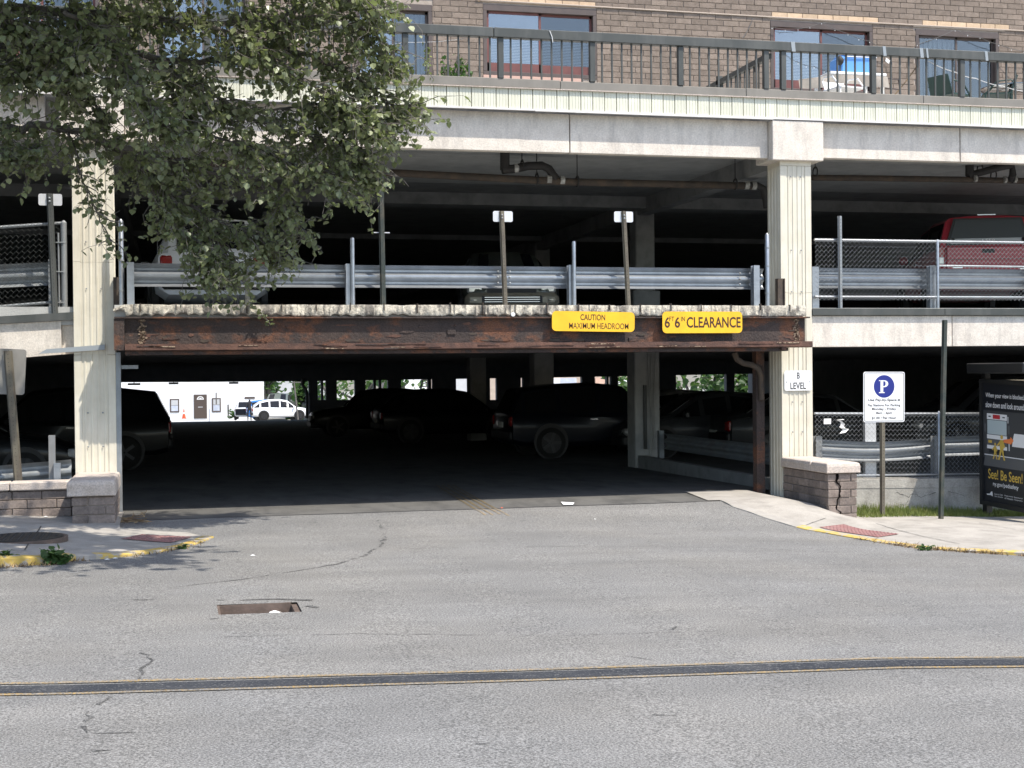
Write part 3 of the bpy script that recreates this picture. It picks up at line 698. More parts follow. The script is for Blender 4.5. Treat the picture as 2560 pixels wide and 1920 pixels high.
# rusty jamb brackets beside the columns
q = W(1940, 697, -.05); MB().box(q.x, q.x+.085, -.12, -.02, 2.77, q.z).build('jamb_bracket', 'pipe_rust', G)
MB().box(q.x+.09, q.x+.105, -.14, -.01, 2.77, q.z).build('jamb_bracket', 'pipe_rust', G)
q = W(287, 690, -.05); MB().box(q.x-.02, q.x+.06, -.1, -.02, 2.72, q.z-.02).build('jamb_bracket', 'pipe_rust', G)
# steel jambs of the entrance
MB().box(XL1+.003, XL1+.065, .0, .14, -.2, 2.15).build('steel_jamb', 'galv_dull', G)
q = W(1890, 1000, .35); MB().box(q.x, q.x+.13, .33, .48, -.2, 2.3).build('steel_jamb', 'rust', G)
MB().box(-5.40, -5.15, .05, .12, 1.93, 1.98).build('jamb_lug', 'galv_dull', G)
# inner columns on both levels
for Y in (7.0, 15.0, 23.0):
    for X in (4.18,):
        c = MB().cbox(X, X+.52, Y, Y+.5, zf(Y)-.1, 2.53, .02).build('inner_column', 'int_conc', G)
        MB().cbox(X+.06, X+.46, Y+.05, Y+.45, 2.7, 5.23, .02).build('upper_column', 'int_mid', c)
        MB().cbox(X-.02, X+.54, Y-.03, Y+.53, 2.755, 3.42, .02).build('pedestal', 'int_mid', c)
ic = 4.18
MB().cbox(ic+.17, ic+.23, 6.94, 7.0, .28, 1.55, .004).build('corner_guard', 'rail_paint', G)
mb = MB()
for k, dx in enumerate((.30, .36, .42)):
    mb.tube([(ic+dx+.03*math.sin(z*2.2+k), 6.975, z) for z in np.arange(-.0+.25*k, 2.5, .2)], .012, 6)
mb.build('conduit', 'int_conc', G)
# outer shell: end walls, back wall of the upper level, far side of the lower level
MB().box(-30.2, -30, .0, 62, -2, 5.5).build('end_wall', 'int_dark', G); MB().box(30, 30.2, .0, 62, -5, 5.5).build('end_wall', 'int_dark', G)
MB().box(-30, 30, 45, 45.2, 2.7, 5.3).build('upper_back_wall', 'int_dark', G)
FY = 61.0
def far(x, y): return W(x, y, FY)
def lint(x):                                         # photo height of the far lintel
    return float(np.interp(x, [0, 500, 760, 1000, 1400, 1750, 2125, 2400, 2700], [957, 955, 953, 949.5, 943.5, 937, 929, 921, 915]))
mb = MB(); xs = list(range(-400, 3000, 100))
for a, b in zip(xs[:-1], xs[1:]):
    p, q = far(a, lint(a)), far(b, lint(b)); mb.prism([(p.x, FY, p.z), (q.x, FY, q.z), (q.x, FY, 2.6), (p.x, FY, 2.6)], (0, .4, 0))
mb.build('far_lintel', 'int_dark', G)
# far parapet with piers between the openings
op = [(298, 772, 0), (794, 803, 1), (808, 815, 1), (842, 887, 1), (914, 934, 1), (940, 948, 1), (953, 970, 1), (1003, 1070, 0), (1078, 1082, 0), (1140, 1206, 1), (1225, 1242, 1), (1302, 1308, 1), (1376, 1455, 1), (1487, 1517, 1), (1522, 1528, 1), (1545, 1602, 1), (1690, 1816, 1), (1836, 1902, 1), (2096, 2156, 1), (2270, 2282, 1), (2335, 2418, 1), (2440, 2520, 1)]
ed = -900
for a, b, lowp in op:
    p, q = far(ed, 960), far(a, 960)
    MB().box(p.x, q.x, FY-.02, FY+.38, -1.5, 2.4).build('far_pier', 'int_dark', G); ed = b
    if lowp:
        p, q = far(a, 990), far(b, 990); MB().box(p.x, q.x, FY, FY+.3, -1.5, far(a, 1000).z).build('far_parapet', 'int_dark', G)
p = far(ed, 960); MB().box(p.x, 32, FY-.02, FY+.38, -3, 2.4).build('far_pier', 'int_dark', G)
# lamps hanging below the far ceiling edge, switched off
for a, b, y in ((321, 352, 960), (422, 446, 958), (571, 594, 957)):
    p, q = far(a, y), far(b, y+1); mb = MB().cbox(p.x, q.x, FY-1.2, FY-.9, q.z-.03, p.z+.05, .01); mb.box((p.x+q.x)/2-.02, (p.x+q.x)/2+.02, FY-1.07, FY-1.03, p.z, 2.5); mb.build('ceiling_lamp', 'int_dark', G)
# low dwarf wall inside the entrance, right
MB().box(4.2, 4.35, .6, 6.9, -.2, .16).build('inner_kerb', 'int_mid', G)

# ---- terrace railing
TR = thing('terrace_railing', 'dark grey metal railing along the terrace edge above the garage', 'railing', (0, -.1, 5.98))
posts = [-8.2, -6.88, -5.54, -4.2, -2.86, -1.51, -.15, 1.20, 2.54, 3.88, 4.155, 5.62, 7.11, 8.5, 9.9, 11.3, 12.7, 14.1, 15.5]
cuts = [-9, -4.5, W(1232, 90, -.1).x, W(2690, 90, -.1).x, 15.54]
for a, b in zip(cuts[:-1], cuts[1:]):
    MB().cbox(a+.001, b-.003, -.165, -.045, 6.555, 6.69, .008).build('top_rail', 'rail_paint', TR)
po = bo = None
for x in posts:
    if po is None:
        po = ob('post', MB().cbox(-.04, .04, -.04, .04, 0, .57, .005).mesh('post', 'rail_paint'), TR); po.location = (x, -.095, 5.986)
    else: inst(po, 'post', TR, (x, -.095, 5.986))
for a, b in zip(posts[:-1], posts[1:]):
    if b-a < .5: continue
    k = round((b-a)/.152)
    for i in range(1, k):
        x = a+(b-a)*i/k
        if bo is None:
            bo = ob('baluster', MB().box(-.0115, .0115, -.0115, .0115, 0, .57).mesh('baluster', 'rail_paint'), TR); bo.location = (x, -.1, 5.986)
        else: inst(bo, 'baluster', TR, (x, -.1+R_.uniform(-.004, .004), 5.986))
for o_ in (po, bo): o_.matrix_parent_inverse = Matrix.Translation(-worldloc(TR))
for x, wd in ((1983, .06), (2211, .05), (2304, .055), (2318, .03), (2466, .045)):
    q = W(x, 120, -.165); MB().obox((q.x, -.168, 6.62), (wd*.5, 0, 0), (0, .003, 0), (-.008, 0, .072)).build('tape', 'tape', TR)
MB().tube([W(1374, 77, -.172), W(1380, 92, -.172), W(1382, 106, -.172)], .006, 6).build('cord', 'plastic_white', TR)
q = W(2219, 152, -.17); MB().obox(q, (.03, 0, -.02), (0, .003, 0), (.01, 0, .025)).build('tape_end', 'plastic_white', TR)
DR = thing('divider_railing', 'dark metal divider railing running back across the terrace to the brick wall', 'railing', (3.97, 2, 5.91))
MB().cbox(3.93, 4.01, -.03, 4.33, 6.46, 6.54, .006).build('top_rail', 'rail_paint', DR)
MB().cbox(3.95, 3.99, -.03, 4.33, 5.98, 6.02, .006).build('bottom_rail', 'rail_paint', DR)
for i in range(1, 24): MB().box(3.96, 3.98, i*.18-.01, i*.18+.01, 6.02, 6.46).build('baluster', 'rail_paint', DR)
for y in (1.9, 4.2): MB().box(3.93, 4.01, y, y+.08, 5.905, 6.6).build('post', 'rail_paint', DR)

# ================================================================== APARTMENT BUILDING
A = thing('apartment_building', 'brown brick apartment building set back behind the terrace', 'building', (0, 4.4, 5.9))
BY = 4.4; H = .1016; L_ = .305
def wz(x, y): return W(x, y, BY).z
wins = []
def wrect(xa, xb, ytop_l, ybot_l=None, zbot=None):
    x0 = W(xa, 100, BY).x; x1 = W(xb, 100, BY).x; zt = wz(xa, ytop_l); z0 = zbot if zbot is not None else wz(xa, ybot_l)
    return (x0, x1, z0, zt)
WIN = [wrect(885, 1081, 2, zbot=5.98), wrect(1208, 1492, 9, 187), wrect(1926, 2182, 51, 228), wrect(2289, 2497, 72, zbot=5.98)]
WIN += [(-7.6, -5.8, 6.9, 8.42), (-4.9, -3.4, 5.98, 8.42)]
def inside(x, z, pad=0): return any(a-pad < x < b+pad and c-pad < z < d+pad for a, b, c, d in WIN)
bx = sorted({-30, 30, *[q for w_ in WIN for q in w_[:2]]}); bz = sorted({5.9, 15, *[q for w_ in WIN for q in w_[2:]]})
wall = MB()
for i in range(len(bx)-1):
    for k in range(len(bz)-1):
        if inside((bx[i]+bx[i+1])/2, (bz[k]+bz[k+1])/2): continue
        wall.box(bx[i], bx[i+1], BY+.012, BY+.25, bz[k], bz[k+1])
wall = wall.build('wall', 'mortar', A)
MB().box(-30, 30, 9, 9.2, 5.9, 15).build('back_wall', 'room', A); MB().box(-30, 30, BY+.25, 9, 9.0, 9.2).build('room_ceiling', 'room', A)
MB().box(-30, 30, BY-.1, 12, 15, 15.3).build('roof', 'deck_trim', A)
TAN = []
for (a, b, c, d), on in zip(WIN, (0, 1, 1, 1, 0, 0)):
    if on: TAN.append((a+.05, b+.1, d+.115))
bricks = []
rows = int((9.4-5.92)/H)
for r in range(rows):
    z = 5.93+r*H; off = 0 if r % 2 else L_/2
    if r % 3 == 2: off += .03
    x = -10.2+off
    while x < 17:
        a, b = x+.005, x+L_-.005
        segs = [(a, b)]
        for (wa, wb, wc, wd) in WIN:
            if z+H > wc-.0 and z < wd+.0:
                ns = []
                for s0, s1 in segs:
                    if s1 <= wa or s0 >= wb: ns.append((s0, s1)); continue
                    if s0 < wa: ns.append((s0, wa-.004))
                    if s1 > wb: ns.append((wb+.004, s1))
                segs = ns
        for s0, s1 in segs:
            if s1-s0 < .03: continue
            tan = any(ta < (s0+s1)/2 < tb and abs(z+H/2-tz) < H*.52 for ta, tb, tz in TAN)
            bricks.append((s0, s1, z+.004, z+H-.007, tan))
        x += L_
def vis(b):
    u, v_, _ = px(((b[0]+b[1])/2, BY, (b[2]+b[3])/2)); uu, vv, _ = px(((b[0]+b[1])/2, -.1, 5.985))
    return u > 1000 and u < 2570 and -8 < v_ < 260 and v_ < vv-2
sel = sorted([b for b in bricks if vis(b)], key=lambda b: -(b[1]-b[0])+abs(b[0]-3)*.002 - (1 if b[4] else 0))[:300]
selset = set(sel); cache = {}
rest = MB(); restt = MB()
for b in bricks:
    d = R_.uniform(-.0025, .0025)
    if b in selset:
        key = (round(b[1]-b[0], 3), b[4])
        if key not in cache:
            wd = b[1]-b[0]; o = ob('brick', MB().cbox(-wd/2, wd/2, 0, .05, 0, b[3]-b[2], .003).mesh('brick', 'brick_tan' if b[4] else 'brick'), wall); o.matrix_parent_inverse = Matrix.Identity(4)
            o.location = ((b[0]+b[1])/2, BY+d-.003, b[2]); cache[key] = o
        else: inst(cache[key], 'brick', wall, ((b[0]+b[1])/2, BY+d-.003, b[2]))
    else: (restt if b[4] else rest).box(b[0], b[1], BY+d-.003, BY+.04, b[2], b[3])
stuff(rest.build('brickwork', 'brick', wall))
if restt.v: stuff(restt.build('brickwork', 'brick_tan', wall))
MB().box(-30, -10.2, BY, BY+.02, 5.9, 15).build('wall_end', 'brick', A); MB().box(17, 30, BY, BY+.02, 5.9, 15).build('wall_end', 'brick', A)
MB().box(-10.2, 17, BY, BY+.02, 9.38, 15).build('upper_wall', 'brick', A)
# cable clipped along the wall above the windows
cz = [W(1190, -1, BY-.02), W(1450, 14, BY-.02), W(1800, 35, BY-.02), W(2150, 55, BY-.02), W(2560, 77, BY-.02), W(2900, 92, BY-.02)]
MB().tube([(p.x, BY-.018, p.z) for p in cz], .013, 6).build('wall_cable', 'cable_tan', A)
for (a, b, c, d) in WIN[1:4]: MB().cbox(a-.05, b+.12, BY-.015, BY+.02, d+.035, d+.06, .003).build('lintel_angle', 'cable_tan', A)
def window(r, kind):
    x0, x1, z0, z1 = r; fm = 'frame_brown'
    f = MB(); t = .07
    for q in ((x0, x1, z1-t*1.6, z1), (x0, x1, z0, z0+t), (x0, x0+t, z0+t, z1-t*1.6), (x1-t, x1, z0+t, z1-t*1.6)): f.cbox(q[0]+.001, q[1]-.001, BY-.004, BY+.13, q[2]+.001, q[3]-.001, .004)
    win = f.build('window', fm, A)
    xm = (x0+x1)/2; zt = z1-t*1.6
    for k, (a, b, yy) in enumerate(((x0+t, xm+.02, BY+.045), (xm-.02, x1-t, BY+.085))):
        s_ = MB(); e = .04
        for q in ((a, b, zt-e, zt), (a, b, z0+t, z0+t+(.16 if kind == 'win' else .09)), (a, a+e, z0+t, zt), (b-e, b, z0+t, zt)): s_.box(q[0], q[1], yy, yy+.03, q[2], q[3])
        s_.build('sash', 'frame_maroon' if kind == 'win' else fm, win)
        MB().box(a+e, b-e, yy+.012, yy+.018, z0+t+(.16 if kind == 'win' else .09), zt-e).build('glass_pane', 'pane' if k == 0 and kind != 'half' else 'pane_grey', win)
    if kind == 'win':
        MB().cbox(x0-.01, x1-.3, BY-.03, BY+.05, z0-.075, z0-.003, .004).build('sill', 'sill_pink', win)
        mb = MB(); z = z0+.2
        top = z0+(z1-z0)*.62
        while z < top: mb.obox((xm, BY+.19, z), ((x1-x0)/2-t-.02, 0, 0), (0, .011, .008), (0, 0, .0012)); z += .027
        stuff(mb.build('blind', 'blind', win))
    else:
        # hanging vertical blinds
        mb = MB(); n = int((x1-x0-2*t)/.10)
        for i in range(n):
            if kind == 'half' and i > n*.5: break
            x = x0+t+.05+i*.10; mb.obox((x, BY+.2, (z0+zt)/2), (.042, .02, 0), (-.001, .002, 0), (0, 0, (zt-z0)/2-.02))
        mb.build('vertical_blind', 'curtain' if kind == 'door' else 'blind', win)
for r, k in zip(WIN, ('door', 'win', 'win', 'half', 'win', 'door')): window(r, k)

# ================================================================== GUARDRAILS, FENCES, POSTS
WB = [(0, -.155), (.012, -.152), (.07, -.108), (.08, -.095), (.08, -.07), (.068, -.055), (.014, -.02), (.010, 0), (.014, .02), (.068, .055), (.08, .07), (.08, .095), (.07, .108), (.012, .152), (0, .155)]
def wbeam(a, b, face=1, sag=0, m='galv', n=1):      # W profile from a to b; face=+1: hollow side towards the street
    a, b = Vector(a), Vector(b); mb = MB(); prof = [(face*d, z) for d, z in WB]; prof = prof+[(d+face*.005, z) for d, z in prof[::-1]]
    v = []
    for k in range(n+1):
        c = a.lerp(b, k/n); c.z -= sag*math.sin(math.pi*k/n)
        v += [(c.x, c.y+d, c.z+z) for d, z in prof]
    m_ = len(prof); mb.add(v, [(i*m_+k, (i+1)*m_+k, (i+1)*m_+(k+1) % m_, i*m_+(k+1) % m_) for i in range(n) for k in range(m_)]+[tuple(range(m_)), tuple(range(n*m_, (n+1)*m_))])
    return mb
def hpost(x, y, z0, z1, wd=.09, d=.12, t=.012):
    return MB().box(x-wd/2, x+wd/2, y-d/2, y-d/2+t, z0, z1).box(x-t/2, x+t/2, y-d/2+t, y+d/2-t, z0, z1).box(x-wd/2, x+wd/2, y+d/2-t, y+d/2, z0, z1)
def bolts(pts, m='galv_dull'):
    mb = MB()
    for p in pts: mb.lathe(p, [(.016, .004), (.014, -.008), (.005, -.012)], 8, 'Y')
    return mb
# upper guardrail over the entrance
GR = thing('guardrail', 'galvanised W-beam guardrail along the broken slab edge above the entrance', 'guardrail', (0, -.25, 2.77))
gz = 3.175; cut = [W(322, 690, -.2).x, W(880, 690, -.2).x, W(1250, 690, -.2).x, W(1905, 690, -.2).x]
for k, (a, b) in enumerate(zip(cut[:-1], cut[1:])):
    wbeam((a, -.17-.003*k, gz), (b+.05, -.17-.003*k, gz), 1).build('rail', 'galv', GR, 30)
for xp, top in ((326, 656), (872, 660), (1427, 663), (1888, 664)):
    q = W(xp, top, -.25); hpost(q.x, -.245, 2.768, q.z).build('post', 'galv', GR)
for xp, top in ((880, 595), (1433, 604)):
    q = W(xp, top, -.31); MB().tube([(q.x, -.335, 2.768), (q.x, -.335, q.z-.02), (q.x, -.335, q.z)], [.03, .03, .026], 10).build('pipe_post', 'galv', GR, 40)
q = W(618, 680, -.3); MB().box(q.x-.03, q.x+.03, -.33, -.28, 2.768, q.z).build('post', 'rail_paint', GR)
pts = []
for xp in (878, 1245, 1275, 1425, 1850, 1875):
    q = W(xp, 690, -.18)
    for dz in (-.08, .0, .08): pts.append((q.x, -.178, gz+dz))
stuff(bolts(pts).build('bolts', 'galv_dull', GR))
for xp, top, lab in ((302, 548, 'thin galvanised fence pipe beside the foliage draped column'), (1916, 583, 'thin galvanised fence pipe at the guardrail end by the column above the B LEVEL sign')):
    q = W(xp, top, -.2); t = thing('fence_pipe', lab, 'pipe', (q.x, -.22, 2.77))
    MB().tube([(q.x, -.22, 2.768), (q.x, -.22, q.z-.03), (q.x, -.22, q.z)], [.034, .034, .012], 10).build('pipe', 'galv', t, 40)
    mb = MB()
    for z in (2.95, 3.35, 3.62): mb.lathe((q.x, -.22, z), [(.038, 0), (.038, .02)], 10)
    mb.build('bands', 'galv_dull', t)
# U channel sign posts
def uch(x, y, z0, z1, lean=0, wd=.06, m='green_post', name='post', par=None, ly=0):
    pr = [(-wd/2-.012, .0), (-wd/2, 0), (-wd/2+.008, -.03), (wd/2-.008, -.03), (wd/2, 0), (wd/2+.012, 0), (wd/2+.012, .004), (wd/2-.002, .004), (wd/2-.011, -.026), (-wd/2+.011, -.026), (-wd/2+.002, .004), (-wd/2-.012, .004)]
    v = [(x+a, y+b, z0) for a, b in pr]+[(x+a+lean, y+b+ly, z1) for a, b in pr]; n = len(pr)
    mb = MB().add(v, [(i, (i+1) % n, n+(i+1) % n, n+i) for i in range(n)]+[tuple(range(n)), tuple(range(n, 2*n))])
    o = mb.build(name, m, par)
    hs = MB(); k = int((z1-z0)/.05)
    for i in range(1, k):
        f = i/k; hs.lathe((x+lean*f, y-.0302, z0+(z1-z0)*f), [(.0055, .0), (.0055, -.0008)], 6, 'Y')
    stuff(hs.build('holes', 'ink_black', o if par else o))
    return o
def small_sign(xb, xt, yt, ys0, ys1, xs0, xs1, lab, Y=-.3, z0=2.768, m='brown_post', swd=.05):
    b = W(xb, 762, Y); tp = W(xt, yt, Y)
    t = thing('sign_post', lab, 'sign', (b.x, Y, z0))
    uch(b.x, Y, z0, tp.z, tp.x-b.x, swd, m, 'post', t)
    a, c = W(xs0, ys1, Y), W(xs1, ys0, Y); pl = Plane2D((0, Y+.012, 0), (1, 0, 0), (0, 0, 1)); mb = MB()
    pl.rect(mb, a.x, c.x, a.z, c.z, 0, .004, .025); mb.build('plate', 'sign_back', t)
    bolts([(tp.x-.002, Y-.034, c.z-.06), (tp.x, Y-.034, a.z+.05)]).build('bolts', 'galv_dull', t)
small_sign(1263, 1254, 528, 528, 554, 1233, 1282, 'back of small white sign on brown post, above the word CAUTION')
small_sign(1571, 1559, 528, 529, 555, 1536, 1583, 'back of small white sign on brown post, above the clearance sign')
b = W(958, 762, -.3); tp = W(951, 414, -.3); t = thing('channel_post', 'tall dark green perforated channel post with no sign behind the slab edge', 'post', (b.x, -.3, 2.768))
uch(b.x, -.3, 2.768, tp.z, tp.x-b.x, .055, 'green_post', 'post', t)
q = W(955, 581, -.3); MB().obox((q.x, -.27, q.z), (.11, 0, 0), (0, .01, 0), (0, 0, .006)).build('crosspiece', 'sign_back', t)
# chain link
def chain(a, b, h, s=.036, r=.0022, hb=None):       # a,b bottom corners, h heights
    a, b = Vector(a), Vector(b); Lh = (Vector((b.x, b.y, 0))-Vector((a.x, a.y, 0))).length; n = int(Lh/s); m = int(h/s); mb = MB()
    def P(i, j): 
        p = a.lerp(b, min(1, i*s/Lh)); return Vector((p.x, p.y+(.004 if (i+j) % 2 else -.004), p.z+j*s))
    for i in range(n):
        mb.tube([P(i+((j+i) % 2), j) for j in range(m+1)], r, 3, False)
    return mb
def fence(name, lab, a, b, z0a, z0b, h, Y, post_x, top_over=.03, prad=.026, wm='chain', gm='galv'):
    A_, B_ = Vector((a, Y, z0a)), Vector((b, Y, z0b)); t = thing(name, lab, 'fence', tuple(A_.lerp(B_, .5)))
    u = Vector((0, 0, 1))
    MB().tube([A_+u*h, B_+u*h], .021, 8).build('top_rail', gm, t, 40)
    MB().tube([A_+u*.06, B_+u*.06], .018, 8).build('bottom_rail', gm, t, 40)
    stuff(chain(A_+u*.01-Vector((0, .018, 0)), B_+u*.01-Vector((0, .018, 0)), h+.03).build('mesh', wm, t))
    for x in post_x:
        k = (x-a)/(b-a); p = A_.lerp(B_, k)
        MB().tube([p-u*.12, p+u*(h+top_over-.02), p+u*(h+top_over)], [prad, prad, .014], 10).build('post', 'galv', t, 40)
    return t
f1a, f1b = W(2036, 600, .09), W(2560, 604, .09)
zb_ = 2.752
F1 = fence('chain_link_fence', 'chain link fence on the ledge in front of the red pickup', f1a.x, 14.0, zb_+.12, zb_+.12, W(2300, 603, .09).z-zb_-.12, .09, [W(2344, 700, .09).x, 9.6, 12.4])
MB().tube([W(2340, 664, .12), W(2640, 668, .12)], .016, 8).build('middle_rail', 'galv', F1)
G2 = thing('guardrail', 'galvanised guardrail behind the chain link fence in front of the red pickup', 'guardrail', (6.5, .3, 2.76))
a, b = W(2040, 0, .3), W(2700, 0, .3)
zc = (W(2200, 672, .3).z+W(2200, 720, .3).z)/2
wbeam((a.x, .30, zc), (b.x+2, .30, zc), 1).build('rail', 'galv', G2, 30)
for xp, top in ((2036, 667), (2330, 664)):
    q = W(xp, top, .2); hpost(q.x, .22, 2.755, q.z, .11).build('post', 'galv', G2)
hpost(8.6, .22, 2.755, 3.4, .11).build('post', 'galv', G2)
q = W(2100, 540, .02); t = thing('channel_post', 'perforated galvanised channel post rising behind the chain link fence left of the red pickup', 'post', (q.x, .03, 2.752))
uch(q.x, .03, 2.752, q.z, 0, .045, 'galv_dull', 'post', t)
# left bay upper fence, guardrail, sign back
lz = lambda x: zt_(x)+.10
a, b = W(-60, 0, .1).x, W(146, 0, .1).x
F2 = fence('chain_link_fence', 'shaded chain link fence on the sloping ledge beside the leaf shadowed column', a-.8, b, lz(a)-.0, lz(b)+.10, W(70, 581, .1).z-lz((a+b)/2)-.0, .1, [], .03, wm='chain_shaded', gm='galv_dull')
q = W(159, 551, .1); MB().tube([(q.x, .1, lz(q.x)-.02), (q.x, .1, q.z-.03), (q.x, .1, q.z)], [.042, .042, .012], 12).build('end_post', 'galv_dull', F2, 40)
mb = MB()
for yy in (607, 680, 757): p = W(159, yy, .1); mb.tube([(p.x-.1, .07, p.z), (p.x, .055, p.z)], .008, 6); mb.lathe((p.x, .1, p.z-.012), [(.047, 0), (.047, .024)], 12)
mb.tube([(W(148, 700, .1).x, .08, lz(-6.2)+.05), (W(146, 582, .1).x, .08, W(146, 582, .1).z)], .012, 6); mb.build('tension_bands', 'galv_dull', F2)
G3 = thing('guardrail', 'shaded galvanised guardrail behind the chain link fence on the sloping ledge', 'guardrail', (-6.6, .35, 2.6))
p0, p1 = W(-40, 692, .32), W(134, 684, .32); d = (p1-p0)
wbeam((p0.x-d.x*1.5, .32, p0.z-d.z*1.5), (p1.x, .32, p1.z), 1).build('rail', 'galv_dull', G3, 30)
q = W(132, 650, .28); hpost(q.x, .24, lz(q.x)-.02, q.z, .1).build('post', 'galv_dull', G3)
small_sign(137, 124, 484, 485, 513, 96, 155, 'back of small shaded white sign on a dark post beside the dappled column', .02, lz(-6.1)-.02, 'rail_paint', .06)

# ---- lower left bay: leaning sign back, guardrail
b = W(50, 1195, -.35); tp = W(20, 896, -.35)
LW = thing('sign_post', 'back of large grey sign on a leaning dark channel post behind the low brick wall', 'sign', (b.x, -.30, .3))
uch(b.x, -.30, .05, tp.z+.1, (tp.x-b.x)*1.05, .085, 'brown_post', 'post', LW)
pl = Plane2D((W(30, 940, -.3).x, -.27, W(30, 940, -.3).z), (1, 0, -.05), (.06, 0, 1)); mb = MB(); pl.rect(mb, -.19, .16, -.24, .35, 0, .004, .035); mb.build('plate', 'sign_shaded', LW)
G4 = thing('guardrail', 'bent galvanised guardrail just above the low brick wall with stone coping', 'guardrail', (-6.5, -.1, .3))
p0, p1 = W(-60, 1195, -.08), W(178, 1178, -.08); d = p1-p0
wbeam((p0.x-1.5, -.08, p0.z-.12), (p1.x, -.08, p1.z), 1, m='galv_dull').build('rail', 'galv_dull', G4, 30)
q = W(131, 1088, -.14); mb = MB().box(q.x-.045, q.x+.035, -.2, -.12, .05, q.z); mb.build('post', 'galv_dull', G4)
q = W(142, 1157, -.2); MB().box(q.x-.035, q.x+.05, -.26, -.205, .05, q.z).build('stub_post', 'galv', G4)

# ================================================================== BRICK WALLS BESIDE THE ENTRANCE
def brick_box(t, x0, x1, y0, y1, z0, courses, h, L, cap, mcap='stone_cap', name='brick', gap=.010, jitter=.004, hole=None):
    MB().box(x0+.02, x1-.02, y0+.02, y1-.02, z0-.4, z0+courses*h-.005).build('core', 'mortar', t)
    rr = random.Random(int(x0*77)); th = .095; n0 = 0
    cach = {}
    def put(cx, cy, z, lx, ly, rot=0):
        key = (round(lx, 2), round(ly, 2))
        if key not in cach:
            o = ob(name, MB().cbox(-lx/2, lx/2, -ly/2, ly/2, 0, h-gap, .006).mesh(name, 'brick_old'), t); cach[key] = o
        else: o = inst(cach[key], name, t, (0, 0, 0))
        o.location = (cx+rr.uniform(-jitter, jitter), cy+rr.uniform(-jitter, jitter), z); o.rotation_euler = (0, 0, rot+rr.uniform(-.012, .012))
    for c in range(courses):
        z = z0+c*h; W_ = x1-x0; D = y1-y0
        # front row
        if c % 2: cuts_ = [x0, x0+W_*.38, x1]
        else: cuts_ = [x0, x0+W_*.78, x1]
        for a, b in zip(cuts_[:-1], cuts_[1:]): put((a+b)/2, y0+th/2, z, b-a-gap, th)
        # sides
        for sx in (x0+th/2, x1-th/2):
            y = y0+th+(0 if c % 2 else -.0); k = max(1, round((D-th)/L)); st = (D-th)/k; sh = st/2 if c % 2 else 0
            ys = [y]+[y+i*st+sh for i in range(1 if not c % 2 else 0, k)]+[y1]
            ys = sorted(set(round(q, 3) for q in ys if y-.001 <= q <= y1+.001))
            for a, b in zip(ys[:-1], ys[1:]):
                if b-a > .04: put(sx, (a+b)/2, z, th, b-a-gap)
    for (cx0, cx1, cy0, cy1, cz0, cz1) in cap:
        bm = bmesh.new(); bmesh.ops.create_cube(bm, size=1)
        for v in bm.verts: v.co = Vector(((cx0+cx1)/2+v.co.x*(cx1-cx0), (cy0+cy1)/2+v.co.y*(cy1-cy0), (cz0+cz1)/2+v.co.z*(cz1-cz0)))
        te = [e for e in bm.edges if all(v.co.z > (cz0+cz1)/2 for v in e.verts)]
        bmesh.ops.bevel(bm, geom=te, offset=.055, segments=2, affect='EDGES', profile=.6)
        bmesh.ops.bevel(bm, geom=[e for e in bm.edges if e.calc_face_angle(0) > .5], offset=.008, segments=1, affect='EDGES')
        me = bpy.data.meshes.new('coping'); bm.to_mesh(me); bm.free(); me.materials.append(MATS[mcap]); ob('coping', me, t)
# right wing wall
WR = thing('wing_wall', 'cracked brown brick wing wall with pale stone coping at the entrance by the parking sign', 'wall', (4.4, -.8, -.3))
x0, x1 = W(2070, 1240, -1.5).x, W(2143, 1240, -1.5).x
brick_box(WR, x0, x1, -1.5, -.02, -.40, 7, .112, .36, [(x0-.035, x1+.035, -1.54, -1.02, .388, .535), (x0-.035, x1+.035, -1.012, -.015, .388, .535)])
mb = MB(); cx = x0+.135; zz = .38; rr = random.Random(5); v = []; 
for i in range(22):
    z = .385-.036*i; x = cx+(.045 if (i//5) % 2 else -.0)+rr.uniform(-.012, .012); wd = .013*(1.5-i/22)*rr.uniform(.5, 1.2); v += [(x-wd, -1.5065, z), (x+wd, -1.5065, z)]
mb.add(v, [(2*i, 2*i+1, 2*i+3, 2*i+2) for i in range(21)]); mb.build('crack', 'void', WR)
WLp = thing('brick_pier', 'shaded brown brick pier with chamfered stone cap in front of the cream column', 'pier', (-5.65, -1, 0))
x0, x1 = W(179, 1290, -1.5).x, W(288, 1290, -1.5).x
brick_box(WLp, x0, x1, -1.5, -.03, -.085, 4, .112, .36, [(x0-.05, x1+.012, -1.56, -.012, .37, .565)])
LWL = thing('low_wall', 'shaded low brown brick wall with stone coping beside the pier', 'wall', (-7, -.5, 0))
xr = x0-.06
MB().box(-12, xr, -.60, -.40, -.5, .33).build('core', 'mortar', LWL)
cb = {}
for c_ in range(4):
    x = xr-(0 if c_ % 2 else .18)
    zc_ = -.06+c_*.112
    lens = [] if c_ % 2 else [(xr-.18, xr)]
    while x > -9.3: lens.append((x-.36, x)); x -= .36
    for a, b in lens:
        k = round(b-a, 2)
        if k not in cb:
            o = ob('brick', MB().cbox(-(b-a)/2+.004, (b-a)/2-.004, -.05, .05, 0, .104, .006).mesh('brick', 'brick_old'), LWL); cb[k] = o
        else: o = inst(cb[k], 'brick', LWL, (0, 0, 0))
        o.location = ((a+b)/2, -.605+R_.uniform(-.003, .003), zc_+R_.uniform(-.002, .002)-(.0))
xc = [xr+.03, W(24, 1210, -.65).x, W(24, 1210, -.65).x-1.9, -11]
for a, b in zip(xc[1:], xc[:-1]): MB().cbox(a+.004, b-.004, -.70, -.36, .392, .50, .014).build('coping', 'stone_cap', LWL)
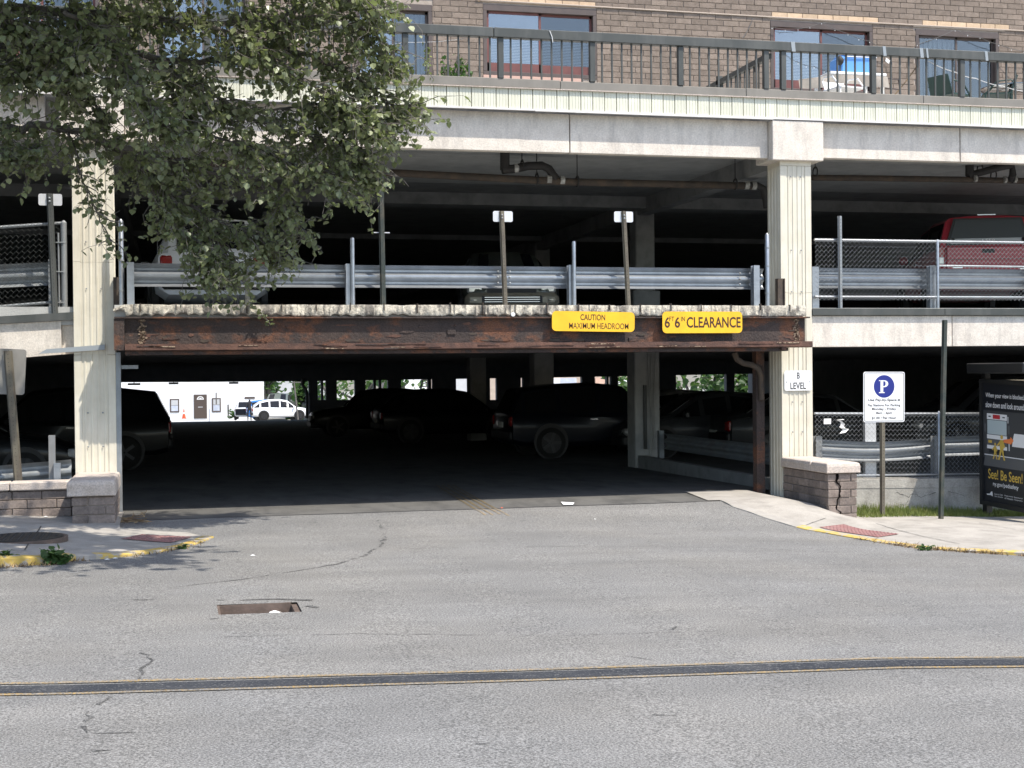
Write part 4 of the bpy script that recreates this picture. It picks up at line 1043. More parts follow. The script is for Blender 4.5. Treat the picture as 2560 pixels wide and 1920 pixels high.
# dead vines at the pier foot
mb = MB(); rr = random.Random(9)
for k in range(14):
    p = Vector((-5.36+rr.uniform(0, .12), -1.35+rr.uniform(-.1, .5), zr(-5.3, -1.2)+.02)); pts = [p]
    for i in range(5): p = p+Vector((rr.uniform(-.06, .14), rr.uniform(-.12, .06), rr.uniform(-.01, .05) if k < 6 else rr.uniform(-.004, .008))); pts.append(p)
    mb.tube(pts, .004, 4)
stuff(tag(mb.build('dead_vines', 'straw'), 'dry grey vine stems lying at the foot of the shaded pier', 'vines'))

# ---- retaining wall, lower right
RW = thing('retaining_wall', 'stained low concrete retaining wall under the chain link fence behind the parking sign', 'wall', (7, .1, -.4))
zw0, zw1 = W(2150, 1199, 0).z, W(2440, 1196, 0).z; xa, xb = XR1+.02, 13.0
zwt = lambda x: zw0+(x-5.6)*(zw1-zw0)/1.9
MB().prism([(xa, 0.0, -2.2), (xb, 0.0, -2.2), (xb, 0.0, zwt(xb)-.14), (xa, 0.0, zwt(xa)-.14)], (0, .36, 0)).build('wall', 'retain', RW)
MB().prism([(xa, -.006, zwt(xa)-.138), (xb, -.006, zwt(xb)-.138), (xb, -.006, zwt(xb)), (xa, -.006, zwt(xa))], (0, .375, 0)).build('top_course', 'retain', RW)
def wcrack(pts, wd=.008):
    P = []; 
    for i in range(len(pts)-1):
        for k in range(5): 
            x = pts[i][0]+(pts[i+1][0]-pts[i][0])*k/5+R_.uniform(-1.2, 1.2); y = pts[i][1]+(pts[i+1][1]-pts[i][1])*k/5+R_.uniform(-1, 1); P.append(W(x, y, -.0065 if y < 1229 else -.002))
    v = []
    for p in P: q = wd*R_.uniform(.3, 1.2); v += [(p.x, p.y, p.z-q/2), (p.x, p.y, p.z+q/2)]
    MB().add(v, [(2*i, 2*i+2, 2*i+3, 2*i+1) for i in range(len(P)-1)]).build('crack', 'void', RW)
wcrack([(2240, 1231), (2258, 1237), (2272, 1243), (2280, 1234), (2292, 1235), (2300, 1243), (2320, 1238), (2345, 1229)]); wcrack([(2271, 1244), (2269, 1255), (2262, 1263), (2248, 1262)], .005); wcrack([(2370, 1228), (2390, 1233), (2410, 1240), (2412, 1256)], .005)
F3 = fence('chain_link_fence', 'chain link fence on the concrete retaining wall behind the parking sign', W(2036, 1100, .1).x, 10, zwt(5)+.0, zwt(10), W(2250, 1034, .1).z-zwt(6.3), .1, [W(2347, 1100, .1).x, 9.3], .04)
MB().tube([(XR1+.1, .07, zwt(5)+.045), (10, .07, zwt(10)+.09)], .012, 6).build('tension_wire', 'galv', F3)
G5 = thing('guardrail', 'dented galvanised guardrail behind the fence on the retaining wall', 'guardrail', (6.5, .5, .2))
zq = (W(2250, 1098, .42).z+W(2250, 1143, .42).z)/2
q0, q1 = W(2043, 0, .42).x, W(2337, 0, .42).x
wbeam((q0, .42, zq+.01), (q1, .42, zq), 1, .05, n=14).build('rail', 'galv', G5, 30); wbeam((q1-.05, .414, zq+.01), (11, .414, zq+.03), 1).build('rail', 'galv', G5, 30)
for xp in (2042, 2336): q = W(xp, 1090, .33); hpost(q.x, .31, zwt(q.x)-.02, q.z, .1).build('post', 'galv_dull', G5)
q = W(2168, 1050, .5); q2 = W(2200, 1120, .5); MB().box(q.x-.02, q2.x-.05, .53, .60, -.2, q.z).build('white_block', 'sign_back', G5)
# torn plastic on the fence
q = W(2098, 1063, .06); mb = MB(); rr = random.Random(2); v = [(q.x+rr.uniform(-.06, .06), .06+rr.uniform(-.02, .0), q.z+.11-.22*i/6+rr.uniform(-.02, .02)) for i in range(7)]; v2 = [(a+rr.uniform(.03, .10), b-rr.uniform(0, .03), c+rr.uniform(-.03, .03)) for a, b, c in v]
mb.add(v+v2, [(i, i+1, 8+i, 7+i) for i in range(6)]); tag(mb.build('plastic_scrap', 'paper'), 'torn white plastic scrap caught on the chain link fence', 'litter')
q = W(2070, 1053, .02); mb = MB(); pl = Plane2D((q.x, .04, q.z), (1, 0, 0), (.05, 0, 1)); pl.rect(mb, -.06, .06, -.045, .04, 0, .002); tag(mb.build('notice', 'paper'), 'small white notice fixed to the fence by the column', 'notice')

# ================================================================== SIGNS
def rsign(name, lab, c0, c1, Y, m, r=.06, th=.006, tilt=None):
    """c0, c1: photo pixels of lower-left and upper-right corners"""
    a, b = W(*c0, Y), W(*c1, Y); cx, cz = (a.x+b.x)/2, (a.z+b.z)/2
    t = thing(name, lab, 'sign', (cx, Y, cz))
    tl = tilt or 0; pl = Plane2D((cx, Y, cz), (1, 0, tl), (-tl, 0, 1)); w2, h2 = (b.x-a.x)/2, (b.z-a.z)/2
    mb = MB(); pl.rect(mb, -w2, w2, -h2, h2, 0, th, r); p = mb.build('plate', m, t)
    return t, pl, w2, h2, p, th
t, pl, w2, h2, p_, th = rsign('clearance_sign', 'yellow sign reading CAUTION MAXIMUM HEADROOM on the rusty beam', (1380, 829), (1586, 779), -.545, 'sign_yellow', tilt=-.016)
mb = MB(); pl.text(mb, 'CAUTION', -.02*w2, h2*.42, h2*.60, w2*.60, th+.0015, .012); pl.text(mb, 'MAXIMUM HEADROOM', .13*w2, -h2*.44, h2*.60, w2*1.44, th+.0015, .002); mb.build('lettering', 'ink_brown', t)
MB().box(pl.o.x-.3, pl.o.x+.3, -.53, -.435, pl.o.z-.04, pl.o.z-.01).build('bracket', 'rust', t)
t, pl, w2, h2, p_, th = rsign('clearance_sign', 'yellow sign reading 6 FT 6 IN CLEARANCE on the rusty beam', (1656, 833), (1855, 779), -.545, 'sign_yellow')
mb = MB(); pl.text(mb, '6', -.88*w2, 0, h2*1.0, w2*.13, th+.0015, .02); pl.text(mb, 'FT', -.77*w2, h2*.32, h2*.42, w2*.12, th+.0015, .004); pl.text(mb, '6', -.63*w2, 0, h2*1.0, w2*.13, th+.0015, .02); pl.text(mb, 'IN', -.49*w2, h2*.32, h2*.42, w2*.09, th+.0015, .006)
pl.text(mb, 'CLEARANCE', .28*w2, 0, h2*1.0, w2*1.36, th+.0015, .02); mb.build('lettering', 'ink_brown', t)
MB().box(pl.o.x-.3, pl.o.x+.3, -.53, -.435, pl.o.z-.04, pl.o.z-.01).build('bracket', 'rust', t)
t, pl, w2, h2, p_, th = rsign('level_sign', 'white sign reading B LEVEL on the cream column', (1961, 977), (2029, 926), -.02, 'sign_white', .03, .004)
mb = MB(); pl.text(mb, 'B', .02*w2, h2*.50, h2*.62, w2*.20, th+.0015, .012); mb.build('lettering', 'ink_black', t); mb = MB(); pl.text(mb, 'LEVEL', 0, -h2*.52, h2*.66, w2*1.14, th+.0015, .012); mb.build('lettering', 'ink_black', t)
mb = MB(); [mb.lathe(pl.P(s_*w2*.85, -.02, th), [(.010, 0), (.008, -.003)], 8, 'Y') for s_ in (-1, 1)]; mb.build('rivets', 'galv_dull', t)
# pay parking sign
g = WGs(2206, 1290, ZR); PY = g.y
t = thing('parking_sign', 'white pay parking sign with blue P on a brown post in the grass', 'sign', (g.x, PY, g.z))
tp = W(2206, 935, PY); uch(g.x, PY, g.z-.1, tp.z, tp.x-g.x, .06, 'brown_post', 'post', t)
a, b = W(2156, 1056, PY), W(2258, 929, PY); cx, cz = (a.x+b.x)/2, (a.z+b.z)/2; w2, h2 = (b.x-a.x)/2, (b.z-a.z)/2
pl = Plane2D((cx, PY-.032, cz), (1, 0, -.01), (.01, 0, 1)); mb = MB(); pl.rect(mb, -w2, w2, -h2, h2, 0, .004, .03); mb.build('plate', 'sign_white', t)
def frame(pl, mb, w2, h2, r, t_, d):
    o_, i_ = rrect(-w2, w2, -h2, h2, r), rrect(-w2+t_, w2-t_, -h2+t_, h2-t_, max(.004, r-t_)); n = len(o_)
    mb.add([pl.P(x, y, d) for x, y in o_]+[pl.P(x, y, d) for x, y in i_], [(k, (k+1) % n, n+(k+1) % n, n+k) for k in range(n)])
mb = MB(); frame(pl, mb, w2-.012, h2-.012, .025, .008, .0055); mb.build('border', 'ink_black', t)
R0 = w2*.5; cy = h2*.42
mb = MB(); pl.poly(mb, [(R0*math.cos(2*math.pi*k/40), cy+R0*math.sin(2*math.pi*k/40)) for k in range(40)], .004, .0055); mb.build('blue_disc', 'sign_blue', t)
mb = MB(); s_ = R0*1.18; x0 = -.30*s_; 
pl.poly(mb, [(x0, cy-s_*.42), (x0+.22*s_, cy-s_*.42), (x0+.22*s_, cy+s_*.46), (x0, cy+s_*.46)], .0055, .0068)
pl.poly(mb, [(x0-.13*s_, cy-s_*.50), (x0+.34*s_, cy-s_*.50), (x0+.34*s_, cy-s_*.43), (x0-.13*s_, cy-s_*.43)], .0055, .0068); pl.poly(mb, [(x0-.13*s_, cy+s_*.40), (x0-.005, cy+s_*.40), (x0-.005, cy+s_*.46), (x0-.13*s_, cy+s_*.46)], .0055, .0068)
bo_ = [(x0+.225*s_, cy+.46*s_)]+[(x0+.30*s_+.33*s_*math.cos(a), cy+.20*s_+.26*s_*math.sin(a)) for a in np.linspace(math.pi/2, -math.pi/2, 12)]+[(x0+.225*s_, cy-.06*s_)]
bi_ = [(x0+.225*s_, cy+.39*s_)]+[(x0+.28*s_+.14*s_*math.cos(a), cy+.20*s_+.19*s_*math.sin(a)) for a in np.linspace(math.pi/2, -math.pi/2, 12)]+[(x0+.225*s_, cy+.01*s_)]
n = len(bo_); mb.add([pl.P(x, y, .0068) for x, y in bo_]+[pl.P(x, y, .0068) for x, y in bi_], [(k, k+1, n+k+1, n+k) for k in range(n-1)]); mb.build('letter_p', 'sign_white', t)
for body, yy, hh, ww in (('Use Pay-by-Space #', -.13, .115, 1.56), ('Pay Stations For Parking', -.34, .105, 1.58), ('Monday - Friday', -.49, .105, 1.18), ('8am - 6pm', -.645, .105, .78), ('$1.00 / Per Hour', -.84, .105, 1.18)):
    mb = MB(); pl.text(mb, body, 0, yy*h2, hh*h2*1.2, ww*w2, .0055, .02); mb.build('lettering', 'ink_black', t)
g = WGs(2352, 1297, ZR); tp = W(2362, 800, g.y)
t = thing('channel_post', 'tall bare dark green channel post standing in the grass between parking sign and bus shelter', 'post', (g.x, g.y, g.z))
uch(g.x, g.y, g.z-.1, tp.z, tp.x-g.x, .062, 'green_post', 'post', t)

# ---- bus shelter: roof, posts and advertising panel seen obliquely
g = WGs(2462, 1289, ZR); SX, SY = g.x, g.y; zg = g.z
BS = thing('bus_shelter', 'black bus shelter with a pedestrian safety poster panel', 'bus shelter', (SX, SY, zg))
pt = WX(2450, 947, SX).z; pb = WX(2452, 1258, SX).z
AN = math.radians(4)                                  # the panel is turned a little towards the street
rv = Vector((math.sin(AN)*1.0, -math.cos(AN), -.035)); PWD = 1.15
pc = Vector((SX, SY, 0))+rv*(PWD/2); nrm = Vector((-math.cos(AN), -math.sin(AN), 0))
def PB(mb, u0, u1, z0, z1, d0, d1): mb.prism([Vector((SX, SY, 0))+rv*u+nrm*d0+Vector((0, 0, z)) for u, z in ((u0, z0), (u1, z0), (u1, z1), (u0, z1))], nrm*(d1-d0))
mb = MB()
for q in ((0, PWD, pb, pb+.07), (0, PWD, pt-.06, pt), (0, .06, pb+.07, pt-.06), (PWD-.06, PWD, pb+.07, pt-.06)): PB(mb, *q, -.09, .09)
mb.build('panel_frame', 'black_paint', BS)
mb = MB(); PB(mb, .06, PWD-.06, pb+.07, pt-.06, -.06, .06); mb.build('poster', 'poster_black', BS)
for u_ in (.02, PWD-.12): mb = MB(); PB(mb, u_, u_+.10, zg-.2, pb, -.05, .05); mb.build('leg', 'black_paint', BS)
rt, rb = W(2420, 908, SY).z, W(2420, 934, SY).z
xl = W(2417, 915, SY+.1).x
MB().cbox(xl, xl+4.2, SY-1.35, SY+.12, rb, rt, .015).build('roof', 'black_paint', BS)
for x, y in ((SX+.05, SY+.02), (SX+.25, SY-1.25), (SX+3.6, SY+.02), (SX+3.6, SY-1.2)): MB().box(x-.045, x+.045, y-.045, y+.045, zg-.4, rb+.01).build('post', 'black_paint', BS)
mb = MB(); MB().box(SX+.1, SX+3.6, SY, SY+.02, zg+.3, rb-.1).build('back_glass', 'pane', BS)
# poster print
pl = Plane2D(Vector((SX, SY, (pt+pb)/2))+rv*(PWD/2)+nrm*.061, rv, (0, 0, 1)); pl.n = nrm
hw, hh = PWD/2-.06, (pt-pb)/2-.07
def YY(y): return WX(2480, y, SX).z-(pt+pb)/2        # photo height to panel height
poster = [c_ for c_ in BS.children if c_.name.startswith('poster')][0]
def pp(name, m, polys, d=.0015):
    mb = MB(); 
    for q in polys: mb.add([pl.P(x, y, d) for x, y in q], [tuple(range(len(q)))])
    return mb.build(name, m, poster)
R4 = lambda x0, x1, y0, y1: [(x0, y0), (x1, y0), (x1, y1), (x0, y1)]
pp('picture_ground', 'poster_mid', [R4(-hw, hw, -hh*.26, hh*.55)], .001)
pp('picture_pavement', 'poster_grey', [[(-hw, -hh*.40), (hw, -hh*.40), (hw, -hh*.20), (-hw*.9, -hh*.20)]], .0014)
pp('kerb_line', 'poster_white', [R4(-hw*.95, hw, -hh*.215, -hh*.20), R4(hw*.17, hw*.21, -hh*.10, hh*.02), R4(hw*.13, hw*.16, hh*.36, hh*.47)], .0018)
tx = lambda u: -hw*.82+u*hw*.92
pp('truck_body', 'poster_white', [R4(tx(0), tx(1), hh*.40, hh*.50), R4(tx(0), tx(1), hh*.07, hh*.14), R4(tx(0), tx(1), -hh*.10, -hh*.04)], .0022)
pp('truck_front', 'poster_grey', [R4(tx(0), tx(1), -hh*.04, hh*.07), R4(tx(-.13), tx(-.04), hh*.18, hh*.32), R4(tx(1.04), tx(1.13), hh*.18, hh*.32)], .0022)
pp('truck_window', 'poster_glass', [R4(tx(.02), tx(.98), hh*.15, hh*.39)], .0022)
pp('truck_light', 'poster_red', [R4(tx(.30), tx(.66), hh*.415, hh*.485)], .0026)
pp('truck_dark', 'poster_black', [R4(tx(.08), tx(.2), hh*.44, hh*.46), R4(tx(.78), tx(.9), hh*.44, hh*.46), R4(tx(.1), tx(.9), -hh*.17, -hh*.10)], .0026)
pp('truck_headlamp', 'poster_gold', [R4(tx(.07), tx(.25), 0, hh*.045)], .0026)
pp('second_car', 'poster_white', [[(hw*.32, -hh*.02), (hw, -hh*.02), (hw, hh*.20), (hw*.42, hh*.20), (hw*.36, hh*.09)]], .0022)
pp('light_beam', 'poster_orange', [[(-hw*.06, hh*.03), (hw*.25, hh*.02), (hw*.25, -.0), (hw*.40, hh*.08), (hw*.25, hh*.14), (hw*.25, hh*.105), (-hw*.06, hh*.08)]], .003)
def walker(cx, y0, s):
    def c(x, y): return (cx+x*s, y0+y*s)
    cir = [c(.11*math.cos(a)*.8, .92+.085*math.sin(a)) for a in np.linspace(0, 2*math.pi, 14)[:-1]]
    body = [c(-.10, .80), c(.08, .82), c(.14, .5), c(.10, .42), c(-.10, .42), c(-.14, .55)]
    l1 = [c(-.10, .44), c(.03, .44), c(-.06, .2), c(-.14, 0), c(-.24, 0), c(-.16, .2)]; l2 = [c(-.02, .44), c(.10, .44), c(.14, .2), c(.22, 0), c(.12, 0), c(.05, .2)]
    return [cir, body, l1, l2, [c(-.10, .78), c(-.05, .7), c(-.28, .52), c(-.32, .57)], [c(.05, .78), c(.12, .74), c(.22, .52), c(.15, .5)]]
pp('walkers', 'poster_gold', walker(-hw*.14, -hh*.27, hh*.42)+walker(-hw*.44, -hh*.27, hh*.28), .0034)
for args in (('When your view is blocked,', 0, hh*.80, hh*.10, hw*1.75, .002, .012), ('slow down and look around.', 0, hh*.65, hh*.10, hw*1.75, .002, .012), ('ny.gov/pedsafety', .02*hw, -hh*.70, hh*.095, hw*1.15, .002, .008)):
    mb = MB(); pl.text(mb, *args); mb.build('print_line', 'poster_white', poster)
for k, (x, b1, b2) in enumerate(((-.30, 'Governor’s Traffic', 'Safety Committee'), (.16, 'Department', 'of Health'), (.58, 'Department of', 'Transportation'))):
    for bb, yy in ((b1, .860), (b2, .900)): mb = MB(); pl.text(mb, bb, x*hw, -hh*yy, hh*.028, hw*.38, .002); mb.build('print_line', 'poster_white', poster)
mb = MB(); mb.add([pl.P(x*hw, y*hh, .002) for x, y in ((-.86, -.885), (-.70, -.87), (-.66, -.84), (-.60, -.825), (-.575, -.86), (-.57, -.91), (-.66, -.895), (-.82, -.90))], [tuple(range(8))]); mb.build('state_emblem', 'poster_white', poster)
mb = MB(); pl.text(mb, 'See! Be Seen!', 0, -hh*.53, hh*.17, hw*1.55, .002, .012); mb.build('print_gold', 'poster_gold', poster)

# ================================================================== DRAIN PIPES UNDER THE TERRACE
DP = thing('drain_pipe', 'rusty drain pipe with an offset branch hung under the ceiling above the guardrail', 'pipe', (0, 2, 4.8))
PYp = 1.6
def wp(*l): return [W(x, y, PYp) for x, y in l]
MB().tube(wp((300, 395), (560, 410), (900, 428), (1290, 448), (1430, 455), (1700, 461), (1888, 465)), .058, 10).build('main', 'pipe_rust', DP, 40)
MB().tube(wp((1870, 464), (1895, 465), (1908, 472), (1914, 490), (1918, 520)), .06, 10).build('elbow', 'pipe_dark', DP, 40)
MB().tube(wp((1262, 378), (1262, 425)), .075, 12).build('riser', 'pipe_dark', DP, 40)
MB().tube(wp((1255, 424), (1285, 422), (1320, 415), (1355, 414), (1372, 422), (1390, 448)), .066, 12).build('branch', 'pipe_dark', DP, 40)
mb = MB()
for x, y in ((1372, 449), (1405, 451), (1290, 421), (1866, 463), (1884, 464)): p = W(x, y, PYp); mb.tube([p-Vector((.035, 0, 0)), p+Vector((.035, 0, -.002))], .071, 12)
mb.build('coupling', 'pipe_band', DP)
for x, y in ((1305, 415), (1342, 448), (1443, 455), (1838, 462), (840, 425), (380, 400)):
    p = W(x, y, PYp); mb = MB().tube([p+Vector((0, 0, .06)), (p.x, p.y, 5.23)], .008, 6)
    mb.tube([p+Vector((0, .085*math.cos(a), .085*math.sin(a)+.01)) for a in np.linspace(0, 2*math.pi, 14)], .012, 5); mb.build('hanger', 'pipe_dark', DP)
DP2 = thing('drain_pipe', 'brown drain pipe with a hanging branch under the ceiling above the red pickup', 'pipe', (6, 2, 4.8))
MB().tube(wp((2030, 444), (2200, 446), (2400, 449), (2700, 455)), .05, 10).build('main', 'pipe_rust', DP2, 40)
MB().tube(wp((2424, 396), (2424, 440)), .07, 10).build('riser', 'pipe_dark', DP2, 40)
MB().tube([*wp((2420, 440), (2440, 434)), *[W(x, y, PYp-.2) for x, y in ((2500, 418), (2530, 414), (2532, 436))], *wp((2528, 450),)], .06, 10).build('branch', 'pipe_dark', DP2, 40)
mb = MB()
for x, y in ((2438, 447), (2512, 449), (2537, 449)): p = W(x, y, PYp-.05); mb.tube([p-Vector((.02, 0, 0)), p+Vector((.02, 0, 0))], .06, 10)
mb.build('coupling', 'pipe_band', DP2)
for x, y in ((2038, 432), (2450, 424), (2484, 440)):
    p = W(x, y, PYp); mb = MB().tube([p+Vector((0, 0, .06)), (p.x, p.y, 5.23)], .008, 6); mb.tube([p+Vector((0, .085*math.cos(a), .085*math.sin(a)+.01)) for a in np.linspace(0, 2*math.pi, 14)], .012, 5); mb.build('hanger', 'pipe_dark', DP2)
DP3 = thing('drain_pipe', 'bent pipe coming through the soffit by the entrance column and running down the rusty jamb', 'pipe', (3.6, .3, 1.9))
MB().tube([W(x, y, .3) for x, y in ((1836, 882), (1842, 898), (1858, 908), (1880, 912), (1896, 922), (1902, 940), (1904, 1000))], .045, 10).build('pipe', 'pipe_rust', DP3, 40)

# ================================================================== CARS
def lerp(a, b, t): return a+(b-a)*t
STY = {
 # stations: x, half width, z bottom, z belt, z roof, half width roof   (front +x); cabin flag = windows towards the next station
 'sedan': dict(L=4.6, st=[(-2.28, .70, .42, .74, .80, .60, 0), (-2.22, .84, .30, .86, .92, .70, 0), (-1.75, .90, .22, .90, .98, .72, 3), (-1.05, .91, .20, .91, 1.38, .62, 1), (-.2, .91, .20, .90, 1.45, .62, 1), (.45, .91, .20, .89, 1.38, .60, 2), (1.15, .90, .20, .88, .95, .70, 0), (1.9, .87, .24, .78, .83, .66, 0), (2.22, .78, .28, .62, .70, .58, 0), (2.30, .66, .36, .56, .60, .5, 0)], wx=(-1.35, 1.40), r=.32),
 'suv': dict(L=4.8, st=[(-2.36, .78, .50, .98, 1.04, .66, 0), (-2.32, .88, .36, 1.02, 1.10, .70, 3), (-2.05, .92, .30, 1.03, 1.62, .66, 1), (-1.2, .94, .28, 1.02, 1.72, .68, 1), (-.2, .94, .28, 1.01, 1.74, .68, 1), (.45, .94, .28, 1.00, 1.67, .66, 2), (1.10, .93, .28, .99, 1.07, .76, 0), (1.95, .91, .32, .93, .99, .72, 0), (2.30, .84, .36, .80, .88, .66, 0), (2.38, .72, .44, .66, .72, .55, 0)], wx=(-1.42, 1.45), r=.37),
 'crossover': dict(L=4.5, st=[(-2.22, .74, .48, .86, .94, .64, 0), (-2.16, .86, .34, .98, 1.06, .68, 3), (-1.60, .91, .28, 1.00, 1.46, .62, 1), (-.9, .92, .26, .97, 1.60, .64, 1), (-.1, .92, .26, .94, 1.62, .64, 1), (.5, .92, .26, .92, 1.52, .62, 2), (1.2, .91, .26, .92, 1.0, .74, 0), (1.9, .88, .30, .84, .90, .68, 0), (2.18, .80, .34, .70, .78, .60, 0), (2.25, .68, .42, .58, .64, .5, 0)], wx=(-1.35, 1.38), r=.36),
 'pickup': dict(L=5.2, st=[(-2.62, .86, .55, 1.08, 1.12, .84, 0), (-2.60, .90, .48, 1.10, 1.16, .86, 3), (-2.50, .91, .46, 1.10, 1.63, .72, 1), (-1.0, .92, .42, 1.10, 1.67, .74, 1), (-.85, .92, .40, 1.10, 1.67, .70, 1), (.35, .92, .38, 1.09, 1.65, .68, 2), (.95, .92, .38, 1.08, 1.14, .76, 0), (2.0, .90, .40, 1.02, 1.08, .74, 0), (2.45, .86, .42, .92, .98, .70, 0), (2.55, .78, .48, .74, .80, .6, 0)], wx=(-1.55, 1.60), r=.39),
}
def car(name, lab, cat, style, paint, loc, rot, sc_=1.0, front=False, rear=False, cut_low=None, group=None):
    S = STY[style]; t = thing(name, lab, cat, loc, group); t.rotation_euler = (0, 0, rot); t.scale = (sc_,)*3
    def bl(mb, nm, m, par=t, smooth=None):
        o = bpy.data.objects.new(nm, mb.mesh(nm, m, smooth)); col.objects.link(o); o.parent = par; return o
    st = S['st']; rings = []
    for (x, hw, zb, zl, zt, hr, c) in st:
        half = [(0, zb), (hw*.80, zb), (hw*.97, zb+.10), (hw, lerp(zb, zl, .55)), (hw*.985, zl-.06), (hw*.94, zl), (lerp(hr, hw*.94, .06), zt-.07), (hr*.9, zt-.012), (hr*.5, zt+.012), (0, zt+.018)]
        rings.append([(x, y, z) for y, z in half]+[(x, -y, z) for y, z in half[-2:0:-1]])
    n = len(rings[0]); v = [p for r in rings for p in r]; f = []
    for i in range(len(rings)-1):
        for k in range(n): f.append((i*n+k, i*n+(k+1) % n, (i+1)*n+(k+1) % n, (i+1)*n+k))
    f += [tuple(range(n)), tuple(range(len(v)-n, len(v)))]
    body = bl(MB().add(v, f), 'body', paint, smooth=32)
    def pane(q, nm, e=.05, off=.006):
        q = [Vector(p) for p in q]; c = sum(q, Vector())/4; nr = (q[2]-q[0]).cross(q[3]-q[1]).normalized()
        if nr.dot(c-Vector((c.x*.6, 0, .8))) < 0: nr = -nr
        o_ = []
        for p in q:
            d = (c-p); o_.append(p+d*min(.35, e*2/ max(.2, d.length))+nr*off)
        mb = MB().prism(o_, -nr*.004); bl(mb, nm, 'car_glass')
    for i, s_ in enumerate(st[:-1]):
        c = s_[6]; A_, B_ = rings[i], rings[i+1]
        if c == 1 or c in (2, 3):
            for k, kk in ((5, 6), (n-5, n-6)): pane([A_[k], B_[k], B_[kk], A_[kk]], 'side_window', .035)
        if c in (2, 3):
            k0, k1 = 7, n-7
            mb = [A_[k0], B_[k0], B_[k1], A_[k1]]; pane(mb, 'windshield' if c == 2 else 'rear_window', .03, .02)
    # wheels
    for wx in S['wx']:
        for s_ in (-1, 1):
            hw = max(q[1] for q in S['st']); r = S['r']; y = s_*(hw-.085)
            bl(MB().lathe((wx, s_*(hw+.004), r+.03), [(r*1.14, -.10*s_), (r*1.14, 0)], 24, 'Y'), 'wheel_arch', 'plastic_black')
            w_ = bpy.data.objects.new('wheel', MB().lathe((wx, y, r), [(r*.62, -.10), (r*.94, -.10), (r, -.07), (r, .07), (r*.94, .115), (r*.62, .115)], 28, 'Y').mesh('wheel', 'tyre', 40)); col.objects.link(w_); w_.parent = t
            mb = MB().lathe((wx, y+s_*.092, r), [(r*.66, -.02), (r*.66, .018), (r*.60, .02)], 24, 'Y'); bl(mb, 'hub', 'plastic_black', w_)
            mb = MB()
            for k in range(5):
                a = 2*math.pi*k/5; mb.obox((wx+.35*r*math.cos(a), y+s_*.112, r+.35*r*math.sin(a)), (.30*r*math.cos(a), 0, .30*r*math.sin(a)), (-.055*math.sin(a)*.6, 0, .055*math.cos(a)*.6), (0, .01, 0))
            bl(mb, 'rim', 'alloy', w_)
    x0, x1 = st[0][0], st[-1][0]; zl0 = st[1][3]; zl1 = st[-3][3]; hw = st[1][1]
    bl(MB().cbox(x0-.05, x0+.2, -hw*.93, hw*.93, st[0][2]-.06, st[0][2]+.16, .04), 'rear_bumper', 'plastic_black' if not rear else 'chrome', smooth=40)
    bl(MB().cbox(x1-.28, x1+.05, -.80, .80, st[-2][2]-.02, st[-2][2]+.22, .05), 'front_bumper', 'plastic_black' if not front else 'p_tan', smooth=40)
    for s_ in (-1, 1):
        bl(MB().cbox(x0-.02, x0+.10, s_*(hw-.14)-.10, s_*(hw-.14)+.10, zl0-.26, zl0-.03, .03), 'taillight', 'lamp_red', smooth=40)
        bl(MB().cbox(x1-.22, x1-.03, s_*.66-.15, s_*.66+.15, zl1-.28, zl1-.12, .04), 'headlight', 'lamp_clear', smooth=40)
        xm = [q for q in st if q[6] == 2][0][0]+.45
        bl(MB().cbox(xm-.06, xm+.06, s_*.98-.09, s_*.98+.09, st[4][3]-.02, st[4][3]+.12, .03), 'mirror', paint, smooth=40)
        bl(MB().cbox(-.45, -.25, s_*(hw*.985+.05)-.012, s_*(hw*.985+.05)+.012, st[4][3]-.12, st[4][3]-.09, .006), 'door_handle', 'chrome')
    bl(MB().box(x0-.035, x0+.02, -.16, .16, st[0][3]-.26, st[0][3]-.13), 'licence_plate', 'plate')
    bl(MB().box(x1-.06, x1+.02, -.45, .45, zl1-.34, zl1-.16), 'grille', 'plastic_black')
    return t, bl
def zu(): return 2.762
H90 = math.pi/2
# upper level -------------------------------------------------------------
p = W(2467, 650, 3.3)
RP, bl = car('pickup_truck', 'red pickup truck with matching cap parked on the upper level', 'pickup truck', 'pickup', 'p_red', (p.x+.05+2.6*math.sin(.36), 3.35+2.6*math.cos(.36), zu()), H90-.36, 1.0, rear=True)
for c_ in list(RP.children):
    if c_.name.split('.')[0] in ('rear_window', 'taillight', 'licence_plate', 'rear_bumper'): bpy.data.objects.remove(c_)
RP.scale = (1, 1, 1.12)
tg = bl(MB().cbox(-2.66, -2.57, -.74, .74, .70, 1.145, .025), 'tailgate', 'p_red', smooth=40)
bl(MB().cbox(-2.675, -2.655, -.11, .11, 1.03, 1.095, .006), 'tailgate_handle', 'plastic_black', tg); bl(MB().box(-2.668, -2.655, -.74, .74, .925, .935), 'crease', 'p_maroon', tg)
bl(MB().prism([(-2.615, y, z) for y, z in ((-.74, 1.165), (.74, 1.165), (.60, 1.60), (-.60, 1.60))], (.02, 0, 0)), 'cap_window_frame', 'plastic_black')
bl(MB().prism([(-2.63, y, z) for y, z in ((-.69, 1.19), (.69, 1.19), (.57, 1.57), (-.57, 1.57))], (.012, 0, 0)), 'cap_window', 'p_black')
bl(MB().box(-2.638, -2.631, -.66, .66, 1.19, 1.27), 'cap_sill', 'p_silver')
for s_ in (-1, 1):
    lm = bl(MB().cbox(-2.665, -2.55, s_*.83-.065, s_*.83+.065, .80, 1.14, .02), 'taillight', 'lamp_red', smooth=40)
    bl(MB().lathe((-2.668, s_*.83, .84), [(.05, 0)], 10), 'd', None) if False else bl(MB().cbox(-2.672, -2.66, s_*.83-.045, s_*.83+.045, .86, .97, .01), 'reverse_lamp', 'lamp_clear', lm)
    bl(MB().tube([(-2.64, s_*.62, 1.22), (-2.67, s_*.62, 1.26)], .03, 8), 'latch', 'plastic_black')
